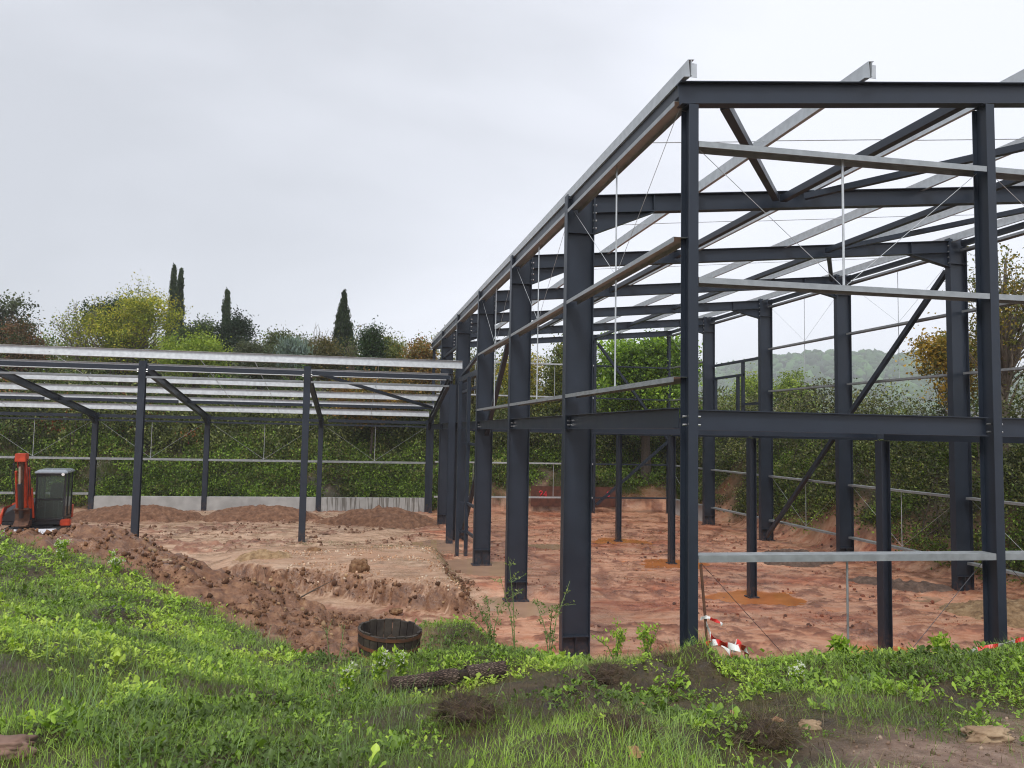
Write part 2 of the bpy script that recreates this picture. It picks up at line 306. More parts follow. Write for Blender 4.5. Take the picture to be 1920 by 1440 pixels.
def height(x, y, fine=True):
    x = np.asarray(x, float); y = np.asarray(y, float)
    near = (y < 11.5) & (x > -30) & (x < 20) & (y > -14)
    zf = np.zeros_like(x); 
    if near.any(): zf[near] = fore(x[near], y[near])
    zf = np.maximum(zf, 0)
    k = (1 - ss(9.2, 11.2, y)) * ss(-30, -22, x) * (1 - ss(14, 20, x)) * ss(-14, -10, y)
    far_y = np.where(y < 8, 1.9 * (1 - ss(0, 9, y)), 0.)
    z = zf * k + far_y * (1 - k) * np.where(y < 11, 1, 0)
    n1 = fbm(x * .5, y * .5, 3, 12) - .5
    z = z + plateau(x, y) * (.47 + (fbm(x * 7, y * 7, 3, 36) - .5) * .03)
    rb = ss(26.1, 30.8, y + n1 * .8); sb = ss(11.7, 14.9, x + n1) * ss(-4, 3, y)
    z = z + np.maximum(rb * (2.7 + n1 * .8), sb * (3.0 + n1 * .8))
    # cut face of the rear bank behind the hall
    z = z + .55 * ss(26.0, 26.5, y + n1) * (1 - ss(27.5, 29, y)) * ss(1, 2, x) * (1 - ss(11.5, 12.5, x))
    z = z + ss(34, 90, np.hypot(x, y)) * 1.2 * np.maximum(rb, sb)
    # far wooded hill to the north east and a smaller one to the north
    def hill(cx, cy, sx, sy, h): return h * np.exp(-(((x - cx) / sx) ** 2 + ((y - cy) / sy) ** 2))
    z = z + hill(505, 803, 150, 288, 72) + hill(293, 947, 144, 192, 27) + hill(149, 1019, 216, 216, 24) + hill(773, 731, 216, 288, 55) + hill(-210, 1040, 312, 144, 20)
    if not fine: return z
    Z = zones(x, y); pm = puddle_mask(x, y)
    mud = np.clip(1 - Z['bank'] - Z['ridge'] - Z['rear'] - Z['side'], 0, 1) * np.where(y < 30, 1, 0)
    u = x * .88 + y * .47; v = -x * .47 + y * .88
    rut = ridged(u * .35 + n1, v * 1.7, 3, 40)
    dn = fbm(x * 5, y * 5, 4, 21, .6) - .5; clod = np.clip(fbm(x * 3.6, y * 3.6, 5, 22, .66) - .50, 0, 1) * (.35 + .65 * ss(.38, .52, fbm(x * .55, y * .9, 3, 77)))
    wing = 1 - ss(-1.2, .2, x); rough = wing * ss(12, 15, y) * .8 + .55 + .5 * ss(.45, .62, fbm(x * .35, y * .35, 3, 77))
    z = z + mud * (1 - pm) * (((rut - .6) * .06 + clod * .21) * rough + dn * .035 + .012) * (1 - Z['plat'] * .75)
    z = z - pm * .05 * mud
    tm, ta = tracks(x, y); z = z + tm * mud * (1 - pm) * (1 - Z['plat']) * (-.045 + .022 * np.sin(ta * 2 * np.pi / .17))
    z = z + Z['ridge'] * ((fbm(x * 2.1, y * 2.1, 6, 14, .66) - .5) * .42 + (ridged(x * 5, y * 5, 4, 15) - .55) * .15 + (fbm(x * 11, y * 11, 3, 18) - .5) * .07)
    z = z + Z['bank'] * ((fbm(x * 1.6, y * 1.6, 4, 16) - .5) * .16 + dn * .04) * (1 - Z['path'] * .8)
    z = z + np.maximum(Z['rear'], Z['side']) * (fbm(x * 1.1, y * 1.1, 4, 19) - .5) * .7 * (y < 80)
    # dug soil lumps in the near bank
    for cx, cy, r, h in ((-2.55, -2.6, .32, .10), (-1.75, -2.35, .4, .12), (-2.0, -3.3, .35, .10), (-1.15, -3.35, .25, .09), (-.9, -1.6, .28, .14), (-.35, -1.25, .28, .16), (-2.3, -1.9, .5, .04), (-5.6, 1.4, .5, .08)):
        z = z + h * np.exp(-((x - cx) ** 2 + (y - cy) ** 2) / r ** 2) * (1 + (fbm(x * 9, y * 9, 3, 33) - .5) * 1.2)
    return z
def hz(x, y): return float(height(np.array([x]), np.array([y]))[0])
def axis(segs):
    a = [segs[0][0]]
    for lo, hi, st in segs:
        k = max(1, int(round((hi - lo) / st))); a += list(np.linspace(lo, hi, k + 1)[1:])
    return np.array(a)
gx = axis([(-700, -200, 50), (-200, -60, 14), (-60, -26, 1.7), (-26, -15, .5), (-15, -8.5, .12), (-8.5, 8, .055), (8, 16, .11), (16, 24, .5), (24, 60, 3), (60, 1000, 16), (1000, 1800, 100)])
gy = axis([(-150, -30, 20), (-30, -8, 2), (-8, -5, .3), (-5, 10, .055), (10, 20, .10), (20, 33, .17), (33, 60, 1.2), (60, 400, 20), (400, 1200, 20), (1200, 2400, 150)])
GX, GY = np.meshgrid(gx, gy); GZ = height(GX, GY)
ZN = zones(GX, GY); PM = puddle_mask(GX, GY)
nx, ny = len(gx), len(gy)
idx = np.arange(nx * ny).reshape(ny, nx)
F = np.stack([idx[:-1, :-1], idx[:-1, 1:], idx[1:, 1:], idx[1:, :-1]], -1).reshape(-1, 4)

def groundmat():
    m = bpy.data.materials.new('site_ground'); m.use_nodes = True; t = m.node_tree; b = t.nodes['Principled BSDF']; L = t.links.new
    tc = N(t, 'ShaderNodeTexCoord')
    def noise(sc, det=8, ro=.6, stretch=None):
        n = N(t, 'ShaderNodeTexNoise'); n.inputs['Scale'].default_value = sc; n.inputs['Detail'].default_value = det; n.inputs['Roughness'].default_value = ro
        if stretch:
            mp = N(t, 'ShaderNodeMapping'); mp.inputs['Scale'].default_value = stretch; mp.inputs['Rotation'].default_value = (0, 0, -.49); L(tc.outputs['Object'], mp.inputs[0]); L(mp.outputs[0], n.inputs[0])
        else: L(tc.outputs['Object'], n.inputs[0])
        return n.outputs[0]
    def ramp(f, *st):
        r = N(t, 'ShaderNodeValToRGB'); e = r.color_ramp.elements
        e[0].position, e[0].color = st[0][0], (*st[0][1], 1); e[1].position, e[1].color = st[-1][0], (*st[-1][1], 1)
        for p, c in st[1:-1]: q = e.new(p); q.color = (*c, 1)
        L(f, r.inputs[0]); return r.outputs[0]
    def mixc(fac, a, c):
        x = N(t, 'ShaderNodeMixRGB'); L(fac, x.inputs[0]); L(a, x.inputs[1]); L(c, x.inputs[2]); return x.outputs[0]
    def at(n): return N(t, 'ShaderNodeAttribute', attribute_name=n).outputs['Fac']
    big = noise(.45, 6, .6, (.6, 1.6, 1)); mid = noise(3.2, 8, .65, (.5, 1.5, 1)); fin = noise(26, 8, .7)
    mud = ramp(mid, (.30, (.32, .095, .045)), (.38, (.48, .20, .105)), (.50, (.57, .29, .175)), (.72, (.64, .38, .25)))
    mud2 = ramp(mid, (.34, (.22, .055, .026)), (.52, (.44, .15, .075)), (.72, (.55, .26, .15)))
    mud = mixc(ramp(big, (.50, (0, 0, 0)), (.62, (1, 1, 1))), mud, mud2); chc = ramp(mid, (.3, (.10, .036, .020)), (.55, (.24, .085, .045)), (.75, (.38, .16, .09)))
    wing = ramp(mid, (.32, (.18, .10, .06)), (.45, (.40, .25, .16)), (.60, (.56, .38, .26)), (.75, (.62, .46, .33)))
    grav = mixc(ramp(noise(1.4, 6, .7), (.42, (0, 0, 0)), (.6, (1, 1, 1))), ramp(noise(48, 6, .8), (.30, (.24, .12, .07)), (.5, (.42, .24, .145)), (.70, (.56, .36, .24))), wing)
    soil = ramp(noise(5.5, 12, .78), (.30, (.045, .020, .012)), (.44, (.15, .066, .032)), (.57, (.26, .130, .066)), (.74, (.42, .26, .14)))
    gsoil = ramp(noise(7, 8, .7), (.35, (.028, .018, .009)), (.55, (.062, .042, .018)), (.75, (.12, .085, .04)))
    path = ramp(noise(9, 10, .7), (.3, (.11, .065, .042)), (.5, (.22, .14, .10)), (.72, (.34, .24, .18)))
    bankc = ramp(noise(1.6, 10, .7), (.36, (.030, .034, .012)), (.5, (.055, .045, .018)), (.62, (.11, .065, .034)), (.74, (.04, .05, .016)))
    c = mixc(at('wing'), mud, wing); c = mixc(at('churn'), c, chc); c = mixc(at('plat'), c, grav); c = mixc(at('cut'), c, soil); c = mixc(at('ridge'), c, soil)
    c = mixc(at('bank'), c, gsoil); c = mixc(at('path'), c, path); c = mixc(at('slope'), c, bankc)
    L(c, b.inputs['Base Color'])
    wet = N(t, 'ShaderNodeMapRange'); wet.inputs[1].default_value = .44; wet.inputs[2].default_value = .58; wet.inputs[3].default_value = .17; wet.inputs[4].default_value = .7
    L(noise(1.1, 5, .6), wet.inputs[0]); L(wet.outputs[0], b.inputs['Roughness'])
    bp = N(t, 'ShaderNodeBump'); bp.inputs['Strength'].default_value = .75; bp.inputs['Distance'].default_value = .035
    ad = N(t, 'ShaderNodeMath', operation='MULTIPLY_ADD'); ad.inputs[1].default_value = .45; L(noise(34, 8, .72), ad.inputs[0]); L(noise(9, 8, .65), ad.inputs[2])
    L(ad.outputs[0], bp.inputs['Height']); L(bp.outputs[0], b.inputs['Normal'])
    return m
gyf, gxf = GY.ravel(), GX.ravel()
slope = np.gradient(GZ, gy, axis=0)
cutm = ss(.35, .8, np.abs(slope)).ravel() * (gyf > 6.5) * (gyf < 11) * (gxf > -6.5) * (gxf < 0)
nn = (fbm(gxf * 1.3, gyf * 1.3, 4, 90) - .5)
wingm = (1 - ss(-1.2, .3, gxf + nn * 2)) * ss(4, 8, gyf + gxf * .3 + nn * 3)
# paler track between ridge and plateau stays mud coloured
slopem = np.maximum(ss(26.0, 26.9, gyf + nn) * (1 - .3 * (1 - ss(26.8, 27.8, gyf + nn)) * (gxf > 1)), ss(11.8, 12.9, gxf + nn) * ss(-3, 2, gyf) * (1 - .3 * (1 - ss(12.6, 13.6, gxf + nn))))
churn = (ss(.49, .58, fbm(gxf * 3.6, gyf * 3.6, 5, 22, .66)) * ss(.38, .52, fbm(gxf * .55, gyf * .9, 3, 77)) * (1 - PM.ravel()) * (1 - ZN['plat'].ravel()))
farm = ss(35, 60, np.hypot(gxf, gyf))
ground = np_mesh('ground', np.stack([gxf, gyf, GZ.ravel()], 1), F, groundmat(), smooth=True,
    attrs=dict(churn=np.maximum(churn * .8, .75 * tracks(gxf, gyf)[0] * (1 - PM.ravel()) * (1 - ZN['plat'].ravel()) * (np.clip(1 - ZN['ridge'].ravel(), 0, 1))), wing=wingm, plat=ZN['plat'].ravel() * (1 - cutm), cut=cutm, ridge=ZN['ridge'].ravel(), bank=np.clip(ZN['bank'].ravel(), 0, 1), path=ZN['path'].ravel(), slope=np.maximum(slopem, farm)))
ground['kind'] = 'structure'
# puddles
WATER = mat('muddy_water', (.55, .19, .06), .04, spec=.5, noise=.12, nscale=2)
WATER2 = mat('pale_muddy_water', (.42, .26, .17), .04, spec=.5, noise=.1, nscale=2)
for i, (cx, cy, rx, ry) in enumerate(PUD):
    k = 48; a = np.linspace(0, 2 * np.pi, k, endpoint=False)
    V = [(cx, cy, 0)] + [(cx + math.cos(t) * rx * 1.6, cy + math.sin(t) * ry * 1.6, 0) for t in a]
    mb = MB(); mb.add(V, [(0, 1 + j, 1 + (j + 1) % k) for j in range(k)])
    o = mb.build('puddle', WATER2 if i in (4, 5, 6, 8, 9, 11) else WATER); o.location.z = -.012; o['kind'] = 'structure'

# ------------------------------------------------------------------ steel sections
def Ip(h, b, tf, tw, cy=0):
    """I section centred on x, y from cy-h to cy (top at cy)"""
    t = tw / 2; B = b / 2; T = cy; Bt = cy - h
    return [(-B, Bt), (B, Bt), (B, Bt + tf), (t, Bt + tf), (t, T - tf), (B, T - tf), (B, T), (-B, T), (-B, T - tf), (-t, T - tf), (-t, Bt + tf), (-B, Bt + tf)]
def Cp(wd, lip, t=.004, side=1):
    """C rail, web flat on top (width wd), lips down"""
    return [(-wd / 2, 0), (-wd / 2, -lip), (-wd / 2 + t, -lip), (-wd / 2 + t, -t), (wd / 2 - t, -t), (wd / 2 - t, -lip), (wd / 2, -lip), (wd / 2, 0)]
def Zp(h, fl=.065, t=.004):
    return [(0, 0), (-fl, 0), (-fl, t), (-t, t), (-t, h), (fl - t, h), (fl - t, h - .015), (fl, h - .015), (fl, h + t * 0 + .002), (fl, h + t), (-t * 0, h + t) if False else (0 - t, h + t), (-t, h + t)][:0] or [(0, 0), (0, h - t), (fl, h - t), (fl, h), (-t, h), (-t, t), (-fl, t), (-fl, 0)]
YB = [0, 4.28, 8.54, 12.82, 17.06, 21.32, 25.5]; W = 11.1; SL = .0937
def rz_(x): return 7.30 + SL * x
hall = thing('steel_hall_frame', 'tall anthracite steel frame of an unfinished hall with galvanized rails, standing in red mud', 'building frame')
def member(name, prof, p0, p1, m=STEEL, up=(0, 0, 1), parent=None, mb=None):
    b = mb or MB(); b.prism(prof, p0, p1, up)
    return b.build(name, m, parent or hall)
def boltrow(parent, pts, d=(0, 1, 0), r=.014, l=.03):
    b = MB(); d = Vector(d); b.tube([-d * l / 2, d * l / 2], r, 6); o0 = b.build('bolt', BOLT, parent)
    for i, p in enumerate(pts):
        o = o0 if i == 0 else o0.copy(); o.location = p; o.parent = parent
        if i: COL.objects.link(o)
def wall_column(x, y, top, dep=.45, fw=.17, side=1):
    """I column with web along X, outer flange on the wall plane"""
    xc = x + side * dep / 2
    c = MB(); c.prism(Ip(dep, fw, .014, .009, dep / 2), (xc, y, -.1), (xc, y, top), up=(1, 0, 0))
    o = c.build('column', STEEL, hall)
    s = MB()
    f2 = fw / 2 - .004
    for lo, hi in (((xc - dep / 2 + .016, y - f2, .38), (xc + dep / 2 - .016, y + f2, .392)), ((xc - .006, y - f2, -.05), (xc + .006, y + f2, .379)), ((xc - dep / 2 + .016, y - f2, top - .62), (xc + dep / 2 - .016, y + f2, top - .608))):
        s = MB(); s.box(lo, hi); s.build('stiffener_plate', STEEL, o)
    p = MB(); p.box((xc - dep / 2 - .04, y - fw / 2 - .05, -.03), (xc + dep / 2 + .04, y + fw / 2 + .05, .018)); p.build('base_plate', STEEL, o)
    return o
for k in range(1, 6):
    y = YB[k]
    c = wall_column(0, y, rz_(0) + .02)
    boltrow(c, [(.45 + .012, y + q, 6.80 + j * .125) for q in (-.06, .06) for j in range(4)], (1, 0, 0), .016, .06)
    c = wall_column(W, y, rz_(W) + .02, side=-1)
    boltrow(c, [(W - .45 - .012, y + q, 7.75 + j * .14) for q in (-.06, .06) for j in range(4)], (1, 0, 0), .016, .06)
    # rafter with haunches
    r = MB(); r.prism(Ip(.29, .16, .011, .008), (.46, y, rz_(.46)), (W - .46, y, rz_(W - .46)))
    ro = r.build('rafter', STEEL, hall)
    for s_, x0 in ((1, .462), (-1, W - .462)):
        h = MB(); x1 = x0 + s_ * 1.0; zt0, zt1 = rz_(x0) - .29, rz_(x1) - .29
        zb = zt0 - .33; tri = [(x0, zt0 - .002), (x0, zb), (x1, zt1 - .002)]
        h.add([(a, y - .004, c_) for a, c_ in tri] + [(a, y + .004, c_) for a, c_ in tri], [(0, 1, 2), (5, 4, 3), (0, 3, 4, 1), (1, 4, 5, 2), (2, 5, 3, 0)])
        h.prism([(-.075, 0), (.075, 0), (.075, -.011), (-.075, -.011)], (x0, y, zb), (x1, y, zt1 - .004))
        h.box((x0 - .006, y - .08, zb - .02), (x0 + .006, y + .08, zt0 + .27))
        h.box((x1 - .005, y - .07, zt1 + .013), (x1 + .005, y + .07, zt1 + .277))
        h.build('haunch', STEEL, ro)
# gable columns (I sections, web along Y)
for y, sgn in ((0, 1), (25.5, -1)):
    for x in (.16, 3.72, 7.42, W - .16):
        top = 6.98 + SL * x - .005 if y == 0 else rz_(x) - .24
        c = MB(); c.prism(Ip(.20, .105, .010, .007, .10), (x, y + sgn * .10, -.1), (x, y + sgn * .10, top), up=(0, 1, 0))
        o = c.build('column', STEEL, hall)
        p = MB(); p.box((x - .1, y + sgn * .1 - .15, -.03), (x + .1, y + sgn * .1 + .15, .018)); p.build('base_plate', STEEL, o)
        if y == 0:
            p = MB()
            p.box((x - .06, .02, top), (x + .06, .18, top + .008)); p.build('cap_plate', STEEL, o)
            boltrow(o, [(x + q, .045, 3.62 + j * .085) for q in (-.075, .075) for j in (0, 1)], (1, 0, 0), .012, .045)
for y, zt in ((0, -.05), (25.5, 0)):
    member('gable_beam', Ip(.245, .13, .011, .007), (.02, y + (.1 if y == 0 else -.1), rz_(0) + zt - .005), (W - .02, y + (.1 if y == 0 else -.1), rz_(W) + zt - .005))
# floor beams
def fbeam(p0, p1, top=3.80, h=.22, b=.12, name='floor_beam'):
    return member(name, Ip(h, b, .010, .007), (p0[0], p0[1], top), (p1[0], p1[1], top))
for k in range(6):
    o = fbeam((.10, YB[k] + (.02 if k else .22)), (.10, YB[k + 1] - .02 if k < 5 else YB[6] - .22))
    if k < 3: boltrow(o, [(.10 + q, YB[k + 1] - .06, 3.64 + j * .07) for q in (-.03, .03) for j in range(2)], (1, 0, 0), .014, .05)
for a, b_ in ((.16, 3.72), (3.72, 7.42), (7.42, W - .16)):
    fbeam((a + .07, .09), (b_ - .07, .09), 3.78, .21, .10)
for k in range(6): fbeam((5.55, YB[k] + (.08 if k else .12)), (5.55, YB[k + 1] - .08), 3.80, .30, .15)
for k in range(1, 6):
    fbeam((.47, YB[k]), (5.55 - .08, YB[k]), 3.796, .26); fbeam((5.55 + .08, YB[k]), (W - .47, YB[k]), 3.796, .26)
for y in YB[1:6]:
    yy = y - .04
    c = MB(); c.prism(Ip(.16, .155, .012, .008, .08), (5.55, yy, -.1), (5.55, yy, 3.492), up=(1, 0, 0)); o = c.build('floor_post', STEEL, hall)
    p = MB(); p.box((5.43, yy - .12, -.03), (5.67, yy + .12, .016)); p.build('base_plate', STEEL, o)
# purlins along Y on the rafters, with cleats
for x in (.10, 2.2, 4.32, 6.45, 8.58, 10.8):
    z = rz_(x) + .003
    o = member('purlin', Zp(.185), (x, -.03, z - .045), (x, 25.6, z), GALV, up=(-SL, 0, 1))
    for y in YB:
        cl = MB(); zc = z - .045 * (1 - y / 25.6); cl.box((x + .006, y - .05, zc + .006), (x + .012, y + .05, zc + .17)); cl.box((x + .010, y - .003, zc + .010), (x + .09, y + .003, zc + .16)); cl.build('cleat', GALV, o)
    for y in YB[1:6]: 
        q = MB(); zc = z - .045 * (1 - y / 25.6); q.box((x + .014, y - .55, zc + .016), (x + .017, y - .08, zc + .165)); q.build('splice_sleeve', GALV, o)
# longitudinal struts
for k in range(6):
    a, b_ = YB[k] + .1, YB[k + 1] - .1
    for x, zt, h in ((.12, 7.27, .13), (3.72, None, .11), (7.42, None, .11), (W - .12, rz_(W) - .05, .12)):
        z = (rz_(x) - .09 if zt is None else zt)
        member('roof_strut', [(-.055, -h), (.055, -h), (.055, 0), (-.055, 0)], (x, a, z), (x, b_, z))
# wall rails
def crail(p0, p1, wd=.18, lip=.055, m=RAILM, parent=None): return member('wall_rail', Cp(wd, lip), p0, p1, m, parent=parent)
def rodp(p0, p1, r=.011, name='tie_rod', parent=None, m=GALV):
    b = MB(); b.tube([p0, p1], r, 7); return b.build(name, m, parent or hall)
for k in range(6):
    a, b_ = YB[k] + (.09 if k else .14), YB[k + 1] - .09; ym = (a + b_) / 2
    rails = [7.07] + ([5.60, 4.12] if k < 3 else [])
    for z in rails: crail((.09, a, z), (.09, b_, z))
    if k < 3:
        rodp((.09, ym, 7.05), (.09, ym, 5.605)); rodp((.09, ym, 5.54), (.09, ym, 4.125))
        rodp((.09, a + .05, 7.03), (.09, ym - .03, 5.62), .0035, 'bracing_wire'); rodp((.09, b_ - .05, 7.03), (.09, ym + .03, 5.62), .0035, 'bracing_wire')
    # right wall
    xr = W - .09
    zs = (.72, 2.22, 5.15, 6.62, 8.10) if k != 4 else (.72, 2.22, 8.10)
    if k == 5: zs = (.72, 2.22, 5.15, 6.62, 8.10)
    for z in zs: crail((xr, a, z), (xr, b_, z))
    if k not in (4,):
        rodp((xr, ym, .73), (xr, ym, 2.17), .009); rodp((xr, ym, 5.16), (xr, ym, 6.57), .009); rodp((xr, ym, 6.63), (xr, ym, 8.05), .009)
        for s_ in (a + .05, b_ - .05):
            rodp((xr, s_, 2.17), (xr, ym, .75), .0035, 'bracing_wire'); rodp((xr, s_, 8.05), (xr, ym, 6.65), .0035, 'bracing_wire')
# window framing in the right wall, bay 5
SQ = lambda s: [(-s / 2, -s), (s / 2, -s), (s / 2, 0), (-s / 2, 0)]
y0, y1 = YB[4] + .09, YB[5] - .09; xr = W - .06
for z in (6.40, 5.88, 4.78): member('window_framing', SQ(.09), (xr, y0 if z != 5.88 else 18.85, z), (xr, y1 if z != 4.78 else 18.9, z))
for y, zb, zt in ((21.05, 3.9, 5.79), (19.28, 3.9, 5.79), (18.9, 3.9, 6.31)): member('window_framing', [(-.05, -.05), (.05, -.05), (.05, .05), (-.05, .05)], (xr, y, zb), (xr, y, zt))
# front gable rails
gxs = [(.16 + .06, 3.72 - .055), (3.72 + .055, 7.42 - .055), (7.42 + .055, W - .22)]
for i, (a, b_) in enumerate(gxs):
    xm = (a + b_) / 2
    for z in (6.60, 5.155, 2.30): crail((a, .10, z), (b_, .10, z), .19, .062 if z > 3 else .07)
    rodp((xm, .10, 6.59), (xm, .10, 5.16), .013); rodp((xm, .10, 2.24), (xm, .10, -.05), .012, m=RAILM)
    rodp((a + .05, .10, 6.54), (xm - .04, .10, 5.18), .0035, 'bracing_wire'); rodp((b_ - .05, .10, 6.54), (xm + .04, .10, 5.18), .0035, 'bracing_wire')
    rodp((a + .06, .10, 2.22), (xm - .04, .10, .55), .003, 'bracing_wire', m=STEEL); rodp((b_ - .06, .10, 2.22), (xm + .04, .10, .55), .003, 'bracing_wire', m=STEEL)
# back gable rails
gb = [(.30, 3.66), (3.78, 7.36), (7.48, W - .22)]
for i, (a, b_) in enumerate(gb):
    xm = (a + b_) / 2; yb = 25.40
    for z in (6.62, 5.16, 2.22, .73): crail((a, yb, z), (b_, yb, z), .18, .06, GALV if i < 2 else STEEL)
    if i < 2:
        for z0 in (.75, 5.18): rodp((xm, yb, z0), (xm, yb, z0 + 1.44), .012)
# diagonal braces
def brace(p0, p1, s=.11, name='diagonal_brace', parent=None):
    return member(name, [(-s / 2, -s / 2), (s / 2, -s / 2), (s / 2, s / 2), (-s / 2, s / 2)], p0, p1, STEEL, parent=parent)
brace((.30, 8.75, 6.70), (.30, 16.9, .25)); brace((W - .30, 8.75, 7.62), (W - .30, 16.9, .15))
brace((7.52, 25.3, 7.60), (10.95, 25.3, 3.25)); brace((10.92, 25.3, 3.30), (7.52, 25.3, .40))
brace((.62, .22, 7.12), (3.58, 4.16, 7.50), .10, 'roof_brace'); brace((4.1, 4.40 - .25, 7.56), (7.3, .25, 7.80), .10, 'roof_brace')
brace((7.75, 8.4, 7.92), (W - .5, 4.45, 8.22), .10, 'roof_brace'); brace((7.6, 8.66, 7.90), (10.45, 12.70, 8.16), .10, 'roof_brace')
brace((.12, 17.1, 6.33), (.12, 25.3, 6.33), .09, 'wall_strut')
brace((.12, 12.95, 5.14), (.12, 16.95, 5.14), .16, 'wall_strut'); brace((.12, 12.95, 4.74), (.12, 16.95, 4.74), .08, 'wall_strut')
brace((.15, 13.0, 5.72), (.15, 16.6, 5.28), .09)
# thin roof sag rods across the purlins, mid bay
for k in range(6):
    ym = (YB[k] + YB[k + 1]) / 2; xs = (.10, 2.2, 4.32, 6.45, 8.58, 10.8)
    for i in range(5): rodp((xs[i] + .01, ym - .03 * (i % 2), rz_(xs[i]) + .07), (xs[i + 1] - .01, ym - .03 * (i % 2), rz_(xs[i + 1]) + .07), .007, 'sag_rod')
# door frame beside column 4
for x, y, zt in ((-.25, 14.16, 4.95), (.0, 14.16, 5.08)): member('door_frame', [(-.05, -.05), (.05, -.05), (.05, .05), (-.05, .05)], (x, y, -.1), (x, y, zt))
for z in (.72, 1.52, 3.2): 
    member('door_frame', SQ(.06), (-.20, 14.16, z), (-.05, 14.16, z)); member('door_frame', SQ(.07), (.02, 14.1, z), (.06, 12.92, z))
# ------------------------------------------------------------------ low wing
wing = thing('steel_wing_frame', 'low anthracite steel frame with sloping roof of bare galvanized purlins, left of the tall hall', 'building frame')
WX = [-18.9, -14.15, -9.5, -4.62, 0.0]
FY, RY = 17.02, 25.9
zr = lambda y: 5.42 - (y - 16.9) * (5.42 - 3.98) / 9.0
for x in WX:
    if x < 0:
        xf = x + (0 if x > -14 else .0)
        c = MB(); c.prism(Ip(.19, .20, .012, .008, .095), (xf - .08, FY, -.1), (xf - .08, FY, 5.45), up=(0, 1, 0)); o = c.build('column', STEEL, wing)
        p = MB(); p.box((xf - .22, FY - .14, -.03), (xf + .06, FY + .14, .016)); p.build('base_plate', STEEL, o)
        boltrow(o, [(xf - .08 + q, FY - .07, 5.12 + j * .07) for q in (-.13, .13) for j in (0, 1)], (1, 0, 0), .012, .04)
    else:
        c = MB(); c.prism(Ip(.19, .20, .012, .008, .095), (-.14, FY - .3, -.1), (-.14, FY - .3, 5.0), up=(0, 1, 0)); o = c.build('column', STEEL, wing)
    xr_ = {-14.15: -13.6, -9.5: -9.22, -18.9: -18.2}.get(x, x + .05)
    c = MB(); c.prism(Ip(.19, .20, .012, .008, .095), (xr_, RY, -.1), (xr_, RY, 3.98), up=(0, 1, 0)); o = c.build('column', STEEL, wing)
    p = MB(); p.box((xr_ - .14, RY - .14, -.03), (xr_ + .14, RY + .14, .016)); p.build('base_plate', STEEL, o)
    xf = x - .08 if x < 0 else -.14
    r = MB(); r.prism(Ip(.24, .13, .011, .007), (xf, FY + .11, zr(FY + .11)), (xr_, RY - .11, zr(RY - .11))); ro = r.build('rafter', STEEL, wing)
    for (ax, ay), (bx, by), dz in (((xf, FY + .11), (xf * .93 + xr_ * .07, FY + .75), .20), ((xr_, RY - .11), (xr_ * .93 + xf * .07, RY - .75), .20)):
        h = MB(); za, zb = zr(ay) - .24, zr(by) - .24
        h.add([(ax - .004, ay, za), (ax - .004, ay, za - dz), (bx - .004, by, zb), (ax + .004, ay, za), (ax + .004, ay, za - dz), (bx + .004, by, zb)], [(0, 1, 2), (5, 4, 3), (0, 3, 4, 1), (1, 4, 5, 2), (2, 5, 3, 0)])
        h.prism([(-.06, 0), (.06, 0), (.06, -.010), (-.06, -.010)], (ax, ay, za - dz), (bx, by, zb - .004)); h.build('haunch', STEEL, ro)
PY = [16.42, 18.1, 19.85, 21.6, 23.35, 25.05]
for i, y in enumerate(PY):
    z = zr(y) + .003
    xe = (.12, -.12, -.05, .0, .0, -.03)[i]
    member('purlin', [(a, b) for a, b in Zp(.235 if i == 0 else .215)], (-22.5, y, z), (xe, y, z), GALV, up=(0, (5.42 - 3.98) / 9.0, 1), parent=wing)
for k in range(4):
    a, b_ = WX[k] + .04, WX[k + 1] - .19
    for y, z, h in ((FY, 5.31, .13), (22.5, zr(22.5) - .06, .11)): member('roof_strut', [(-.05, -h), (.05, -h), (.05, 0), (-.05, 0)], (a, y, z), (b_, y, z), parent=wing)
    member('roof_strut', [(-.05, -.13), (.05, -.13), (.05, 0), (-.05, 0)], (a + .3, RY, 3.93), (b_ + .2, RY, 3.93), parent=wing)
    crail((a, FY - .02, 4.99), (b_ + (.15 if k == 3 else 0), FY - .02, 4.99), .18, .06, parent=wing)
    RX = [-18.2, -13.6, -9.22, -4.57, .05]; ra, rb = RX[k] + .11, RX[k + 1] - .11; rm = (ra + rb) / 2
    member('wall_rail', Cp(.16, .07), (ra, RY, 3.72), (rb, RY, 3.72), STEEL, parent=wing)
    crail((ra, RY - .01, 2.16), (rb, RY - .01, 2.16), .16, .085, parent=wing)
    if k < 1: crail((ra, RY - .01, .74), (rb, RY - .01, .74), .16, .085, parent=wing)
    rodp((rm, RY, 3.66), (rm, RY, 2.17), .011, parent=wing)
    for q in (ra + .05, rb - .05): rodp((q, RY, 3.64), (rm, RY, 2.18), .004, 'bracing_wire', wing)
    for xm, sh in (((WX[k] + WX[k + 1]) / 2 - .2, 0),) if k != 2 else ((-7.9, 0), (-6.3, 0)):
        for i in range(5):
            rodp((xm, PY[i], zr(PY[i]) + .1), (xm + .03, PY[i + 1], zr(PY[i + 1]) + .1), .010, 'sag_rod', wing, BOLT)
brace((-4.5, 17.15, 5.28), (-.2, 22.3, 4.42), .10, 'roof_brace', wing)
member('wall_rail', SQ(.12), (.1, RY, 3.74), (1.4, RY, 3.74), parent=wing)
